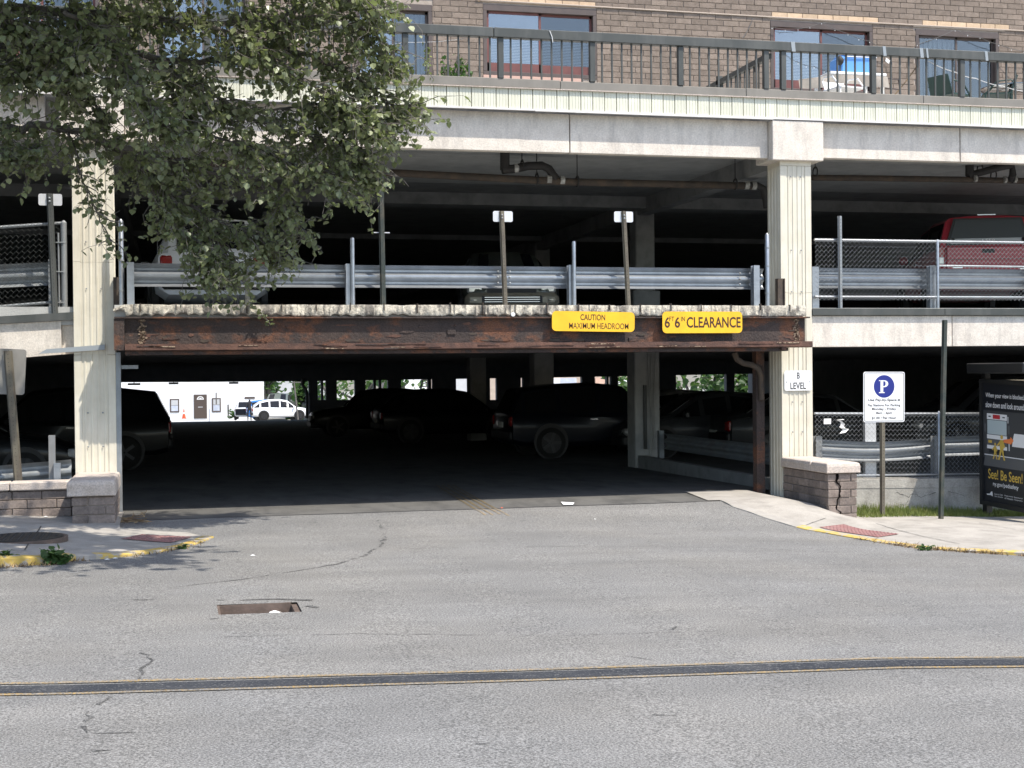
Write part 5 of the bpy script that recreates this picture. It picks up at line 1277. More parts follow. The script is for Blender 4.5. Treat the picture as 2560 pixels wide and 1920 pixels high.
bl(MB().cbox(-2.80, -2.62, -.88, .88, .46, .60, .03), 'rear_bumper', 'chrome', smooth=40)
mb = MB(); P2 = Plane2D((-2.64, 0, 1.235), (0, -1, 0), (0, 0, 1)); P2.text(mb, 'LEER', .02, 0, .05, .24, .004, .01); bl(mb, 'cap_lettering', 'plastic_white')
bl(MB().box(-2.52, -2.46, -.16, .16, 1.655, 1.67), 'brake_lamp', 'lamp_clear')
mb = MB(); [mb.box(-2.663, -2.659, y0, y1, z, z+.018) for y0, y1, z in ((.45, .62, .79), (.30, .60, .755), (-.70, -.55, .755))]; bl(mb, 'badge', 'chrome')
p = W(1295, 700, 5.2)
SC, bl = car('sedan', 'dark sedan with tan lower bumper facing out on the upper level behind the guardrail', 'sedan', 'sedan', 'p_greygreen', (p.x+.28, 5.3+2.3, zu()), -H90-.16, 1.0, front=True)
bl(MB().cbox(2.10, 2.40, -.86, .86, .24, .52, .09), 'bumper_skin', 'p_tan', smooth=40)
mb = MB(); [mb.box(2.36, 2.405, -.50, .50, z, z+.012) for z in (.34, .38, .42)]; bl(mb, 'air_slats', 'chrome'); bl(MB().box(2.34, 2.402, -.55, .55, .32, .45), 'air_intake', 'plastic_black')
for s_ in (-1, 1): bl(MB().lathe((2.395, s_*.70, .37), [(.06, 0), (.06, .012)], 14, 'Z'), 'fog_lamp', 'lamp_clear')
p = W(512, 690, 4.0)
WSUV, bl = car('suv', 'white SUV parked tail out on the upper level behind the foliage', 'SUV', 'suv', 'p_white', (p.x, 3.2+2.4, zu()), H90+.05, .97)
for x_, y_, pa, lab, r in ((-8.6, 5.5, 'p_dark', 'dark car parked on the upper level beyond the shaded fence', H90),):
    car('suv', lab, 'SUV', 'suv', pa, (x_, y_, zu()-.0), r)
# lower level -------------------------------------------------------------
def fl(px_, Y): p = W(px_, 1000, Y); return p.x, Y, zf(Y)
a = fl(1540, 12.2); car('suv', 'dark blue SUV with chrome side strip parked behind the inner column on the lower level', 'SUV', 'suv', 'p_navy', (a[0]-.45, 12.4, zf(12.4)), .04, .98)
a = fl(1790, 11); car('sedan', 'dark grey sedan parked in the lower level between the inner column and the rusty jamb', 'sedan', 'sedan', 'p_dark', (a[0], 11.5, zf(11.5)), math.pi, 1.02)
a = fl(1745, 17); car('sedan', 'silver sedan parked behind the dark grey sedan on the lower level', 'sedan', 'sedan', 'p_silver', (a[0]-.8, 17.5, zf(17.5)), math.pi, 1.05)
a = fl(1150, 22); car('suv', 'black SUV in the dark middle of the lower level below the far street openings', 'SUV', 'crossover', 'p_black', (a[0]-.2, 23, zf(23)), .05, 1.0)
a = fl(935, 30); car('suv', 'black SUV silhouetted in front of green openings at the far side', 'SUV', 'suv', 'p_black', (a[0], 30, zf(30)), math.pi, .95)
a = fl(425, 12); car('suv', 'black SUV silhouetted against the sunlit white building on the lower level', 'SUV', 'suv', 'p_black', (a[0]-2.36, 12, zf(12)), math.pi, 1.0)
a = fl(2120, 9.5); car('sedan', 'dark sedan parked on the lower level behind the parking sign', 'sedan', 'sedan', 'p_dark', (a[0]-.6, 10.5, zf(10.5)), 0.05, 1.0)
a = fl(2440, 8.5); car('suv', 'dark SUV parked on the lower level left of the bus shelter panel', 'SUV', 'crossover', 'p_dark', (a[0]+.75, 9.0, zf(9)), math.pi, 1.08)
a = fl(20, 6); car('sedan', 'black car in the dark bay behind the leaning sign', 'sedan', 'sedan', 'p_black', (a[0]-1.2, 6.5, zf(6.5)), .1)
# guardrail inside, beyond the inner column
G6 = thing('guardrail', 'dim guardrail inside the lower level behind the rusty jamb', 'guardrail', (6, 3.9, 0))
q0, q1 = W(1715, 1110, 5.2), W(1900, 1110, 2.6)
mb = wbeam((4.75, 5.2, .55), (4.8, 5.2, .55)); 
v0 = Vector((4.62, 6.6, .45)); v1 = Vector((4.55, .9, .47))
prof = [(d, z) for d, z in WB]; prof = prof+[(d+.005, z) for d, z in prof[::-1]]; m_ = len(prof)
MB().add([(c_.x+d, c_.y, c_.z+z) for c_ in (v0, v1) for d, z in prof], [(k, m_+k, m_+(k+1) % m_, (k+1) % m_) for k in range(m_)]+[tuple(range(m_)), tuple(range(m_, 2*m_))]).build('rail', 'galv_dull', G6)
for c_ in (v0, v1): MB().box(c_.x-.10, c_.x-.003, c_.y-.06, c_.y+.06, -.1, .66).build('post', 'galv_dull', G6)

# ================================================================== BEYOND THE GARAGE
BYD = 104.0
def far2(x, y, Y=BYD): return W(x, y, Y)
zlot = far2(500, 1046).z
struct(MB().add([(-140, 61.4, zlot-.1), (160, 61.4, zlot-1.2), (160, 260, zlot-.0), (-140, 260, zlot-.0)], [(0, 1, 2, 3)]).build('parking_lot', 'lot'))
# white building
WBd = thing('white_building', 'sunlit white building with brown door beyond the garage', 'building', (far2(500, 1040).x, BYD, zlot))
x0, x1 = far2(200, 1000).x, far2(660, 1000).x
MB().box(x0, x1, BYD, BYD+10, zlot-1, zlot+9).build('wall', 'bld_white', WBd)
a, b = far2(485, 1044.5), far2(517, 986); dr = MB().cbox(a.x, b.x, BYD-.06, BYD+.02, zlot, b.z, .02).build('door', 'door_brown', WBd)
cxx, czz = (a.x+b.x)/2, far2(500, 999).z; r_ = (b.x-a.x)*.27
mb = MB(); mb.prism([(cxx+r_*math.cos(t_), BYD-.07, czz+r_*math.sin(t_)) for t_ in np.linspace(0, math.pi, 14)], (0, .02, 0)); fan = mb.build('fanlight', 'plastic_white', dr)
mb = MB(); [mb.prism([(cxx+r_*(.25+.12*0)*math.cos(t_-.18), BYD-.075, czz+.06+r_*.25*math.sin(t_-.18)), (cxx+r_*.8*math.cos(t_-.16), BYD-.075, czz+r_*.8*math.sin(t_-.16)), (cxx+r_*.8*math.cos(t_+.16), BYD-.075, czz+r_*.8*math.sin(t_+.16)), (cxx+r_*.25*math.cos(t_+.18), BYD-.075, czz+.06+r_*.25*math.sin(t_+.18))], (0, .004, 0)) for t_ in (.5, 1.1, 1.57, 2.04, 2.6)]; mb.build('fan_glass', 'door_brown', fan)
MB().box(cxx-.2, cxx+.2, BYD-.07, BYD-.05, zlot+.95, zlot+1.0).build('letter_slot', 'sign_back', dr)
for xa, xb, ya, yb in ((425, 448, 997, 1031), (530, 552, 995, 1030)):
    a, b = far2(xa, yb), far2(xb, ya); wn = MB().box(a.x, b.x, BYD-.05, BYD+.02, a.z, b.z).build('window', 'frame_brown', WBd)
    e = (b.x-a.x)*.14; MB().box(a.x+e, b.x-e, BYD-.06, BYD-.052, a.z+e, (a.z+b.z)/2).build('glass_pane', 'curtain', wn); MB().box(a.x+e, b.x-e, BYD-.06, BYD-.052, (a.z+b.z)/2+.03, b.z-e).build('glass_pane', 'bld_grey', wn)
a, b = far2(612, 997), far2(637, 992); MB().box(a.x, b.x, BYD-.05, BYD+.02, a.z, b.z).build('vent', 'door_brown', WBd)
a = far2(540, 990); MB().tube([(a.x, BYD-.6, zlot+1.2), (a.x, BYD-.6, a.z+.3)], .05, 6).build('pipe', 'bark', WBd)
a = far2(569, 1042); tag(MB().tube([(a.x, BYD-1.5, zlot), (a.x, BYD-1.5, zlot+1.15), (a.x, BYD-1.5, zlot+1.2)], [.06, .06, .03], 8).build('bollard', 'pipe_dark'), 'thin dark bollard by the white building', 'bollard')
a = far2(460, 1046, 96); cn = thing('traffic_cone', 'orange traffic cone near the white building', 'cone', (a.x, 96, a.z))
MB().lathe((a.x, 96, a.z), [(.15, .03), (.03, .75), (.02, .76)], 14).build('cone', 'cone', cn); MB().box(a.x-.2, a.x+.2, 95.8, 96.2, a.z-.02, a.z+.03).build('base', 'cone', cn); MB().lathe((a.x, 96, a.z), [(.105, .36), (.082, .5)], 14).build('collar', 'plastic_white', cn)
# grey building and greenery behind the cars
GB = thing('grey_building', 'pale grey building behind the parked cars beyond the garage', 'building', (far2(720, 1000, 150).x, 150, zlot))
MB().box(far2(672, 990, 150).x, far2(830, 990, 150).x, 150, 165, zlot-1, zlot+11).build('wall', 'bld_grey', GB); MB().box(far2(735, 990, 150).x, far2(765, 990, 150).x, 149.9, 150.1, zlot, zlot+2.6).build('garage_door', 'frame_brown', GB)
def plot(x, y, Y): p = W(x, y, Y); return (p.x, Y, zlot+.0)
car('crossover', 'white crossover parked beyond the garage', 'crossover', 'crossover', 'p_white', (far2(700, 1040, 93).x, 93, W(700, 1050, 93).z), 0.06, 1.02)
car('wagon', 'bright blue car mostly hidden behind the white crossover', 'car', 'suv', 'p_blue', (far2(690, 1040, 97).x, 97, W(700, 1051, 97).z), 0.05, 1.0)
c_, bl = car('suv', 'white SUV with dark tailgate parked at the white building', 'SUV', 'suv', 'p_white', (far2(616, 1040, 100.3).x, 100.3, W(610, 1046, 100).z-.1), H90-.1, .95)
bl(MB().box(-2.42, -2.33, -.80, .80, .55, 1.0), 'tailgate', 'p_navy')
car('pickup_truck', 'old grey pickup truck facing out in front of the pale grey building', 'pickup truck', 'pickup', 'p_greygreen', (far2(700, 1020, 106).x, 107, W(700, 1043, 106).z), -H90-.25, 1.25)
car('suv', 'dark car parked beside the old grey pickup', 'car', 'suv', 'p_dark', (far2(765, 1020, 108).x+.9, 109, W(765, 1043, 108).z), -H90, 1.15)
t = thing('utility_pole', 'thin leaning pole beside the white crossover', 'pole', plot(740, 1040, 90)); a, b = W(745, 1050, 90), W(736, 950, 90); MB().tube([a, b+Vector((-.1, 0, .6))], [.07, .05], 8).build('pole', 'bark', t)
a, b = W(730, 956, 90), W(757, 956, 90); MB().box(a.x, b.x, 89.95, 90.05, a.z-.04, a.z+.04).build('crossarm', 'bark', t)
MB().tube([W(x, y, 60.2) for x, y in ((757, 945), (756, 962), (764, 972), (768, 985), (768, 1046))], .09, 8).build('drain_stack', 'int_dark', G)
# person beside the white crossover
a = W(624, 1050, 91.5); zg_ = a.z-.05; me = bpy.data.meshes.new('person'); J = [(0, 0, .93), (0, 0, 1.2), (0, 0, 1.42), (0, 0, 1.52), (.02, -.02, 1.66), (.19, 0, 1.40), (.25, -.05, 1.14), (.22, -.22, .98), (-.19, 0, 1.40), (-.26, -.04, 1.14), (-.25, -.14, .92), (.10, 0, .88), (.11, -.03, .48), (.11, .02, .08), (.12, -.14, .04), (-.10, 0, .88), (-.12, .03, .48), (-.13, .06, .08), (-.13, -.10, .04)]
Ed = [(0, 1), (1, 2), (2, 3), (3, 4), (2, 5), (5, 6), (6, 7), (2, 8), (8, 9), (9, 10), (0, 11), (11, 12), (12, 13), (13, 14), (0, 15), (15, 16), (16, 17), (17, 18)]; Rd = [.15, .15, .14, .06, .105, .07, .055, .04, .07, .055, .04, .10, .075, .055, .045, .10, .075, .055, .045]
me.from_pydata([(x, y, z) for x, y, z in J], Ed, []); o = bpy.data.objects.new('person', me); col.objects.link(o); o.location = (a.x, 91.5, zg_)
md = o.modifiers.new('skin', 'SKIN'); me.skin_vertices
for i, r_ in enumerate(Rd): me.skin_vertices[0].data[i].radius = (r_, r_*.8)
me.skin_vertices[0].data[0].use_root = True; o.modifiers.new('sub', 'SUBSURF').levels = 1; me.materials.append(MATS['cloth_dark'])
tag(o, 'person in dark clothes standing at the tail of the white crossover', 'person')

# trees and houses seen through the far openings
def leafshape(): return [(0, 0, 0), (-.42, .22, .05), (-.40, .58, .04), (0, 1, -.05), (.40, .58, .04), (.42, .22, .05), (0, .45, -.02)]
LS = [Vector(p) for p in leafshape()]; LF = [(6, 0, 1), (6, 1, 2), (6, 2, 3), (6, 3, 4), (6, 4, 5), (6, 5, 0)]
def leaves(mb, pts, size, rr, down=.5):
    for p in pts:
        s_ = size*rr.uniform(.5, 1.3); a = rr.uniform(0, 2*math.pi); ti = rr.gauss(.0, .55); M = Matrix.Rotation(a, 3, 'Z') @ Matrix.Rotation(-down+ti, 3, 'X') @ Matrix.Rotation(rr.uniform(-.7, .7), 3, 'Y')
        mb.add([Vector(p)+M @ (q*s_) for q in LS], LF)
def bushy(name, lab, c, rx, rz, n, size, seed, cat='tree', m='leaf2', trunk=True, group=None):
    rr = random.Random(seed); t = thing(name, lab, cat, (c[0], c[1], c[2]), group); mb = MB(); pts = []
    lob = [(Vector((rr.uniform(-.7, .7)*rx, rr.uniform(-.6, .6)*rx, rr.uniform(.25, 1.0)*rz)), rr.uniform(.3, .55)) for _ in range(14)]
    for _ in range(n):
        l, k = rr.choice(lob); d = Vector((rr.gauss(0, 1), rr.gauss(0, 1), rr.gauss(0, 1))).normalized()*rr.uniform(.55, 1.05)
        pts.append(Vector(c)+l+Vector((d.x*rx*k, d.y*rx*k, d.z*rz*k*.7)))
    leaves(mb, [p for p in pts if p.z > c[2]+.02], size, rr); mb.build('crown', m, t)
    tm = MB(); 
    for l, k in lob[:7]: tm.tube([c, Vector(c)+l*.5+Vector((0, 0, .1)), Vector(c)+l], [.03*rz, .018*rz, .006*rz], 6)
    tm.build('trunk', 'bark', t); return t
for i, (x, Y, rx, rz, lab) in enumerate(((860, 95, 5, 7, 'green tree beyond the garage right of the parked cars'), (945, 110, 6, 8, 'green tree behind the silhouetted black SUV at the far side'), (1760, 72, 5, 6, 'green tree beyond the far openings behind the silver sedan'), (1880, 70, 4, 6, 'leafy tree outside the far opening next to the rusty jamb'), (2125, 74, 4, 6, 'dark green tree seen through the opening left of the parking sign'), (1590, 90, 3, 6, 'small green tree beyond the inner column'), (672, 128, 1.6, 8, 'narrow evergreen between the white and the grey building'), (752, 112, .9, 5, 'thin conifer behind the leaning pole'), (2340, 80, 3, 3.2, 'low shrub tree below the salmon building'))):
    p = W(x, 1000, Y); bushy('tree', lab, (p.x, Y, zlot+(-.5 if Y < 100 else 0)), rx, rz, 700, .55, 40+i)
a = far2(588, 1040, 101); bushy('shrub', 'pale green shrub beside the white SUV at the white building', (a.x, 101, zlot), .6, .9, 160, .2, 77, 'shrub')
SB = thing('salmon_building', 'salmon building with pale panels beyond the right end of the garage', 'building', (far2(2430, 940, 100).x, 100, zlot))
MB().box(far2(2290, 940, 100).x, far2(2700, 940, 100).x, 100, 110, zlot-1, zlot+8).build('wall', 'bld_salmon', SB)
for i, x in enumerate(range(2300, 2600, 24)): a, b = far2(x, 960, 100), far2(x+11, 935, 100); MB().box(a.x, b.x, 99.9, 100.02, a.z, b.z).build('window', 'bld_grey' if i % 2 else 'plastic_white', SB)
TB = thing('tan_building', 'tan building across the far street seen through the middle openings', 'building', (far2(1300, 940, 130).x, 130, zlot))
MB().box(far2(985, 940, 130).x, far2(1660, 940, 130).x, 130, 140, zlot-1, zlot+12).build('wall', 'bld_tan', TB)
for xa, xb, m in ((1000, 1065, 'bld_white'), (1140, 1178, 'bld_grey'), (1180, 1206, 'bld_white'), (1376, 1400, 'bld_white'), (1400, 1440, 'curtain'), (1488, 1517, 'bld_salmon'), (1545, 1580, 'bld_white')):
    a, b = far2(xa, 1010, 130), far2(xb, 945, 130); MB().box(a.x, b.x, 129.8, 130.02, zlot, b.z).build('bay', m, TB)
# outside stair seen through the gap
ST = thing('outside_stair', 'dark open stair outside the far gap between two black SUVs', 'stair', (W(1060, 1000, 66).x, 66, -1.5))
for i in range(7):
    a, b = W(1053, 950+i*8, 66), W(1072, 950+i*8, 66); MB().box(a.x, b.x, 65.8, 66.1, a.z-.03, a.z+.03).build('tread', 'pipe_dark', ST)
MB().tube([W(1043, 1010, 66), W(1058, 945, 66)], .05, 6).build('stringer', 'pipe_dark', ST); MB().tube([W(1073, 1010, 66), W(1073, 940, 66)], .06, 6).build('post', 'pipe_dark', ST)

# ================================================================== TERRACE FURNITURE
TZ = 5.902
pp_ = W(1125, 160, 2.4); PT = thing('potted_plant', 'leafy potted plant on the terrace beside the maroon framed window', 'plant', (pp_.x, 2.4, TZ))
MB().lathe((pp_.x, 2.4, TZ), [(.13, 0), (.18, .3), (.19, .32), (.16, .32)], 18).build('pot', 'frame_maroon', PT, 40)
rr = random.Random(21); pts = []; tm = MB()
for k in range(26):
    c = Vector((pp_.x, 2.4, TZ+.3)); e = Vector((pp_.x+rr.uniform(-.20, .36), 2.4+rr.uniform(-.2, .2), TZ+.55+rr.uniform(0, .42))); tm.tube([c, c.lerp(e, .5)+Vector((0, 0, .05)), e], .006, 4)
    for _ in range(12): pts.append(c.lerp(e, rr.uniform(.45, 1.05))+Vector((rr.gauss(0, .03), rr.gauss(0, .03), rr.gauss(0, .03))))
mb = MB(); leaves(mb, pts, .07, rr); mb.build('foliage', 'leaf2', PT); tm.build('stems', 'twig', PT)
pp_ = W(1068, 140, 2.0); PT2 = thing('flower_stalk', 'yellowish flower stalk in a pot at the terrace door', 'plant', (pp_.x, 2.0, TZ))
MB().lathe((pp_.x, 2.0, TZ), [(.09, 0), (.12, .22), (.10, .22)], 14).build('pot', 'frame_brown', PT2); rr = random.Random(3)
MB().tube([(pp_.x, 2, TZ+.2), (pp_.x+.02, 2, TZ+.6), (pp_.x, 2, TZ+.95)], .006, 5).build('stem', 'leaf2', PT2); mb = MB(); leaves(mb, [(pp_.x+rr.gauss(0, .03), 2+rr.gauss(0, .03), TZ+rr.uniform(.45, .98)) for _ in range(70)], .045, rr); stuff(mb.build('flowers', 'grass', PT2))
# table with tarp, blue cooler
TY = 2.5; a, b = W(2052, 192, TY), W(2192, 192, TY)
TB2 = thing('patio_table', 'white patio table with a brown tarp hanging off it on the terrace', 'table', ((a.x+b.x)/2, TY, TZ)); ztb = W(2120, 191, TY).z
MB().cbox(a.x, b.x, TY-.35, TY+.35, ztb-.05, ztb, .01).build('top', 'plastic_white', TB2)
for x, y in ((a.x+.06, TY-.3), (b.x-.06, TY-.3), (a.x+.06, TY+.3), (b.x-.06, TY+.3)): MB().box(x-.025, x+.025, y-.025, y+.025, TZ, ztb-.05).build('leg', 'plastic_white', TB2)
v = []; nn = 22; c0, c1 = W(1998, 222, TY-.4).x, b.x
for i in range(nn+1):
    u = i/nn; x = lerp(c0, c1, u); top = lerp(ztb-.17, ztb-.06, min(1, u*2.2)); fold = .03*math.sin(u*19)
    v += [(x, TY-.37, top), (x, TY-.40+fold, top-.08), (x+.02*math.sin(u*9), TY-.42+fold*1.5, top-.15-.05*abs(math.sin(u*5)))]
MB().add(v, [(i*3+k, (i+1)*3+k, (i+1)*3+k+1, i*3+k+1) for i in range(nn) for k in range(2)]).build('tarp', 'tarp', TB2, 60)
a, b = W(2085, 189, TY), W(2177, 140, TY); CO = thing('storage_bin', 'bright blue plastic bin standing on the white patio table', 'bin', ((a.x+b.x)/2, TY, ztb))
MB().cbox(a.x+.02, b.x, TY-.22, TY+.22, ztb+.002, b.z-.07, .03).build('body', 'cooler_blue', CO, 40); MB().cbox(a.x+.1, b.x+.02, TY-.24, TY+.24, b.z-.07, b.z, .03).build('lid', 'cooler_blue', CO, 40)
MB().box(a.x+.1, b.x-.02, TY-.247, TY-.235, b.z-.09, b.z-.075).build('rim', 'plastic_white', CO)
p = W(2100, 146, TY-.3); t = thing('lantern', 'small dark metal lantern hanging at the blue bin', 'lantern', (p.x, TY-.3, ztb)); MB().lathe((p.x, TY-.3, p.z), [(.03, -.11), (.06, -.07), (.065, -.02), (.03, .03), (.01, .05)], 14).build('body', 'pipe_dark', t, 40); MB().tube([(p.x, TY-.3, ztb), (p.x, TY-.3, p.z-.1)], .012, 6).build('stem', 'pipe_dark', t)
def chair(name, lab, cx, cy, rot, m, slats, bh=.9, hid=.0):
    t = thing(name, lab, 'chair', (cx, cy, TZ)); M = Matrix.Rotation(rot, 3, 'Z'); c = Vector((cx, cy, TZ))
    def T(x, y, z): return c+M @ Vector((x, y, z))
    for s_ in (-1, 1):
        MB().tube([T(s_*.24, -.22, 0), T(s_*.24, -.20, .43), T(s_*.25, -.02, .62), T(s_*.25, .20, .64), T(s_*.24, .24, .60)], .014, 6).build('arm', m, t, 40)
        MB().tube([T(s_*.22, .26, 0), T(s_*.22, .20, .42), T(s_*.20, .30, bh)], .014, 6).build('leg', m, t, 40)
    MB().obox(T(0, 0, .43), M @ Vector((.24, 0, 0)), M @ Vector((0, .23, 0)), (0, 0, .012)).build('seat', m, t)
    mb = MB()
    if slats:
        for z in (.58, .70, .82, bh): f = (z-.42)/(bh-.42); mb.tube([T(-.21, .20+.1*f, z), T(.21, .20+.1*f, z)], .012, 6)
    else: mb.prism([T(-.22, .20, .42), T(.22, .20, .42), T(.20, .30, bh), T(-.20, .30, bh)], M @ Vector((0, .02, 0)))
    mb.build('backrest', m, t)
p = W(2258, 200, 2.6); chair('patio_chair', 'thin brown metal patio chair between the blue bin and the terrace door', p.x, 2.6, .3, 'frame_brown', True, 1.0)
p = W(2375, 220, 1.5); chair('patio_chair', 'dark green patio chair in front of the terrace door', p.x, 1.5, 1.9, 'chair_green', False, .74)
p = W(2490, 225, 1.3); chair('patio_chair', 'dark green patio chair beside the glass table', p.x, 1.3, -2.0, 'chair_green', False, .72)
p = W(2118, 212, 1.2); chair('patio_chair', 'white plastic patio chair under the tarp', p.x, 1.3, .2, 'plastic_white', False, .60)
p = W(2545, 222, 1.4); t = thing('glass_table', 'glass topped patio table by the green chairs', 'table', (p.x, 1.6, TZ)); MB().lathe((p.x, 1.6, TZ+.62), [(.5, 0), (.5, .015)], 28).build('top', 'pane', t); MB().tube([(p.x, 1.6, TZ), (p.x, 1.6, TZ+.62)], .03, 8).build('stem', 'chair_green', t); MB().lathe((p.x, 1.6, TZ), [(.22, 0), (.2, .02)], 16).build('foot', 'chair_green', t)
def cordline(name, lab, pts, r, m, Y=None, cat='cord', bulbs=0):
    g = [W(x, y, yy) for x, y, yy in pts]; D = []
    for i in range(len(g)-1):
        for k in range(6): q = g[i].lerp(g[i+1], k/6); q.z -= .02*math.sin(math.pi*k/6); D.append(q)
    D.append(g[-1]); t = thing(name, lab, cat, tuple(g[0])); MB().tube(D, r, 5).build('line', m, t)
    if bulbs:
        mb = MB(); [mb.lathe(q+Vector((0, 0, -.035)), [(.003, .02), (.007, .010), (.005, 0)], 6) for q in D[::3]]; stuff(mb.build('bulbs', 'plastic_white', t))
cordline('string_lights', 'string of small lights draped over the window behind the blue bin', [(1930, 68, 4.34), (1995, 72, 4.34), (2054, 56, 4.34), (2120, 84, 4.3), (2174, 103, 4.3), (2230, 130, 4.3)], .005, 'wire_grey', cat='lights', bulbs=1)
cordline('string_lights', 'string of small lights draped over the terrace door above the green chairs', [(2293, 111, 4.3), (2388, 74, 4.34), (2450, 93, 4.3), (2497, 111, 4.3), (2560, 128, 4.2)], .005, 'wire_grey', cat='lights', bulbs=1)
cordline('string_lights', 'string of small lights hanging from the rail in front of the blinds', [(1965, 137, -.0), (1995, 155, .5), (2035, 166, .8), (2085, 180, 1.2)], .004, 'ink_black', cat='lights', bulbs=1)
cordline('rope', 'pale rope tied slanting from the terrace rail down to the deck', [(2297, 158, -.05), (2236, 238, -.02)], .008, 'straw', cat='rope')
cordline('cord', 'white cord running from the terrace rail toward the green chairs', [(2320, 152, -.05), (2390, 181, .4), (2440, 196, .6), (2510, 216, .7), (2575, 229, .7)], .006, 'plastic_white')
cordline('cord', 'white washing line on the terrace between foliage and railing', [(900, 118, .6), (1010, 106, .4), (1165, 96, -.03)], .004, 'plastic_white')
cordline('cord', 'dark cable hanging on the brick wall above the railing left of the string lights', [(1882, 45, 4.36), (1872, 70, 4.36), (1855, 95, 4.36)], .006, 'wire_grey')

# ================================================================== PLANTS AT GROUND LEVEL, LITTER
rr = random.Random(11); mb = MB()
for _ in range(9500):
    x = rr.uniform(4.85, 9.2); f = rr.random()
    front = lerp(-1.15, -.62, ss(4.9, 7.4, x))*(1-ss(7.0, 8.4, x)*.75)
    y = lerp(-.03, front, f**.8)
    z = ZR(x, y); h = rr.uniform(.05, .16)*(1-.5*f); a = rr.uniform(0, 6.28); wd = .005; l = rr.uniform(-.04, .04), rr.uniform(-.04, .04)
    mb.add([(x-wd*math.cos(a), y-wd*math.sin(a), z), (x+wd*math.cos(a), y+wd*math.sin(a), z), (x+l[0], y+l[1], z+h)], [(0, 1, 2)])
stuff(tag(mb.build('grass', 'grass'), 'green grass strip along the concrete retaining wall', 'grass'))
mb = MB(); v = []; 
def clump(mb, p, n, h, sp):
    for _ in range(n):
        a = rr.uniform(0, 6.28); q = Vector(p)+Vector((rr.gauss(0, sp), rr.gauss(0, sp*.5), 0)); wd = rr.uniform(.004, .009); l = Vector((rr.gauss(0, h*.5), rr.gauss(0, h*.5), rr.uniform(.3, 1)*h))
        mb.add([q+Vector((wd*math.cos(a), wd*math.sin(a), 0)), q-Vector((wd*math.cos(a), wd*math.sin(a), 0)), q+l], [(0, 1, 2)])
mb = MB()
for p in fpR:
    u = px((p.x, p.y, zr(p.x, p.y)))[0]
    if 2130 < u < 2600 and rr.random() < .95: clump(mb, (p.x, p.y-.035, zr(p.x, p.y)), 60 if u > 2240 else 16, .065, .06)
stuff(tag(mb.build('gutter_litter', 'straw'), 'dry brown leaves and dead grass in the gutter below the sunlit yellow kerb', 'dead leaves'))
mb = MB()
for p in fpL:
    u = px((p.x, p.y, zr(p.x, p.y)))[0]
    if -60 < u < 500 and rr.random() < .9: clump(mb, (p.x, p.y-.04, zr(p.x, p.y)), 36 if u < 220 else 10, .06, .06)
stuff(tag(mb.build('gutter_litter', 'straw'), 'dry brown leaves in the gutter below the shaded broken kerb', 'dead leaves'))
def weed(lab, xp, yp, n, size, rad, h, seed, Z=None):
    r2 = random.Random(seed); p = WG(xp, yp); t = thing('weed', lab, 'weed', tuple(p)); mb = MB(); st = MB()
    for _ in range(n):
        a = r2.uniform(0, 6.28); e = p+Vector((math.cos(a)*rad*r2.uniform(.2, 1), math.sin(a)*rad*.5*r2.uniform(.2, 1), h*r2.uniform(.25, 1))); st.tube([p, p.lerp(e, .6)+Vector((0, 0, h*.15)), e], .003, 3)
        for k in range(4): leaves(mb, [p.lerp(e, r2.uniform(.5, 1))], size, r2, .3)
    stuff(mb.build('leaf_mass', 'leaf2', t)); st.build('stems', 'leaf2', t)
weed('broad leaved green weed growing at the yellow kerb below the manhole cover', 138, 1411, 34, .07, .2, .17, 5)
weed('green weed at the shaded kerb left of the broad leaved weed', 4, 1414, 26, .07, .2, .17, 6)
weed('low green weed at the tip of the shaded yellow kerb', 462, 1372, 14, .035, .1, .06, 7)
weed('small green weed in the gutter before the sunlit yellow kerb', 2312, 1376, 16, .04, .12, .06, 8)
r3 = random.Random(4)
def litter(lab, xp, yp, s_, Z=zr, m='paper', on=None):
    p = WZ(xp, yp, on) if on is not None else WGs(xp, yp, Z); a = r3.uniform(0, 3); c, s2 = math.cos(a)*s_, math.sin(a)*s_
    mb = MB().add([p+Vector((c, s2, .006)), p+Vector((-s2*.6, c*.6, .014)), p+Vector((-c, -s2, .006)), p+Vector((s2*.6, -c*.6, .006))], [(0, 1, 2, 3)]); tag(mb.build('paper_scrap', m), lab, 'litter')
q = [WZ(x, y, .012) for x, y in ((1402, 1255), (1436, 1257), (1432, 1262), (1408, 1262))]; tag(MB().prism(q, (0, 0, .004)).build('paper_sheet', 'paper'), 'white sheet of paper lying on the garage entrance floor', 'litter')
litter('tiny white scrap on the asphalt before the entrance', 1488, 1299, .02); litter('red scrap on the joint at the entrance', 1255, 1271, .02, m='cone', on=.01)
for x, y in ((114, 1293), (136, 1290), (158, 1291)): p = WGs(x, y, ZL); tag(MB().add([p+Vector((.03, 0, .006)), p+Vector((0, .03, .014)), p+Vector((-.03, 0, .006)), p+Vector((0, -.02, .006))], [(0, 1, 2, 3)]).build('paper_scrap', 'paper'), 'small white scrap on the pavement at the low brick wall', 'litter', 'white scraps along the low brick wall')
for x, y in ((206, 1400), (268, 1400), (288, 1397), (85, 1412), (632, 1390)):
    p = WG(x, y); tag(MB().add([p+Vector((.03, 0, .006)), p+Vector((0, .02, .014)), p+Vector((-.03, 0, .006)), p+Vector((0, -.02, .006))], [(0, 1, 2, 3)]).build('paper_scrap', 'paper'), 'white scrap in the gutter before the shaded kerb', 'litter', 'white scraps in the gutter')

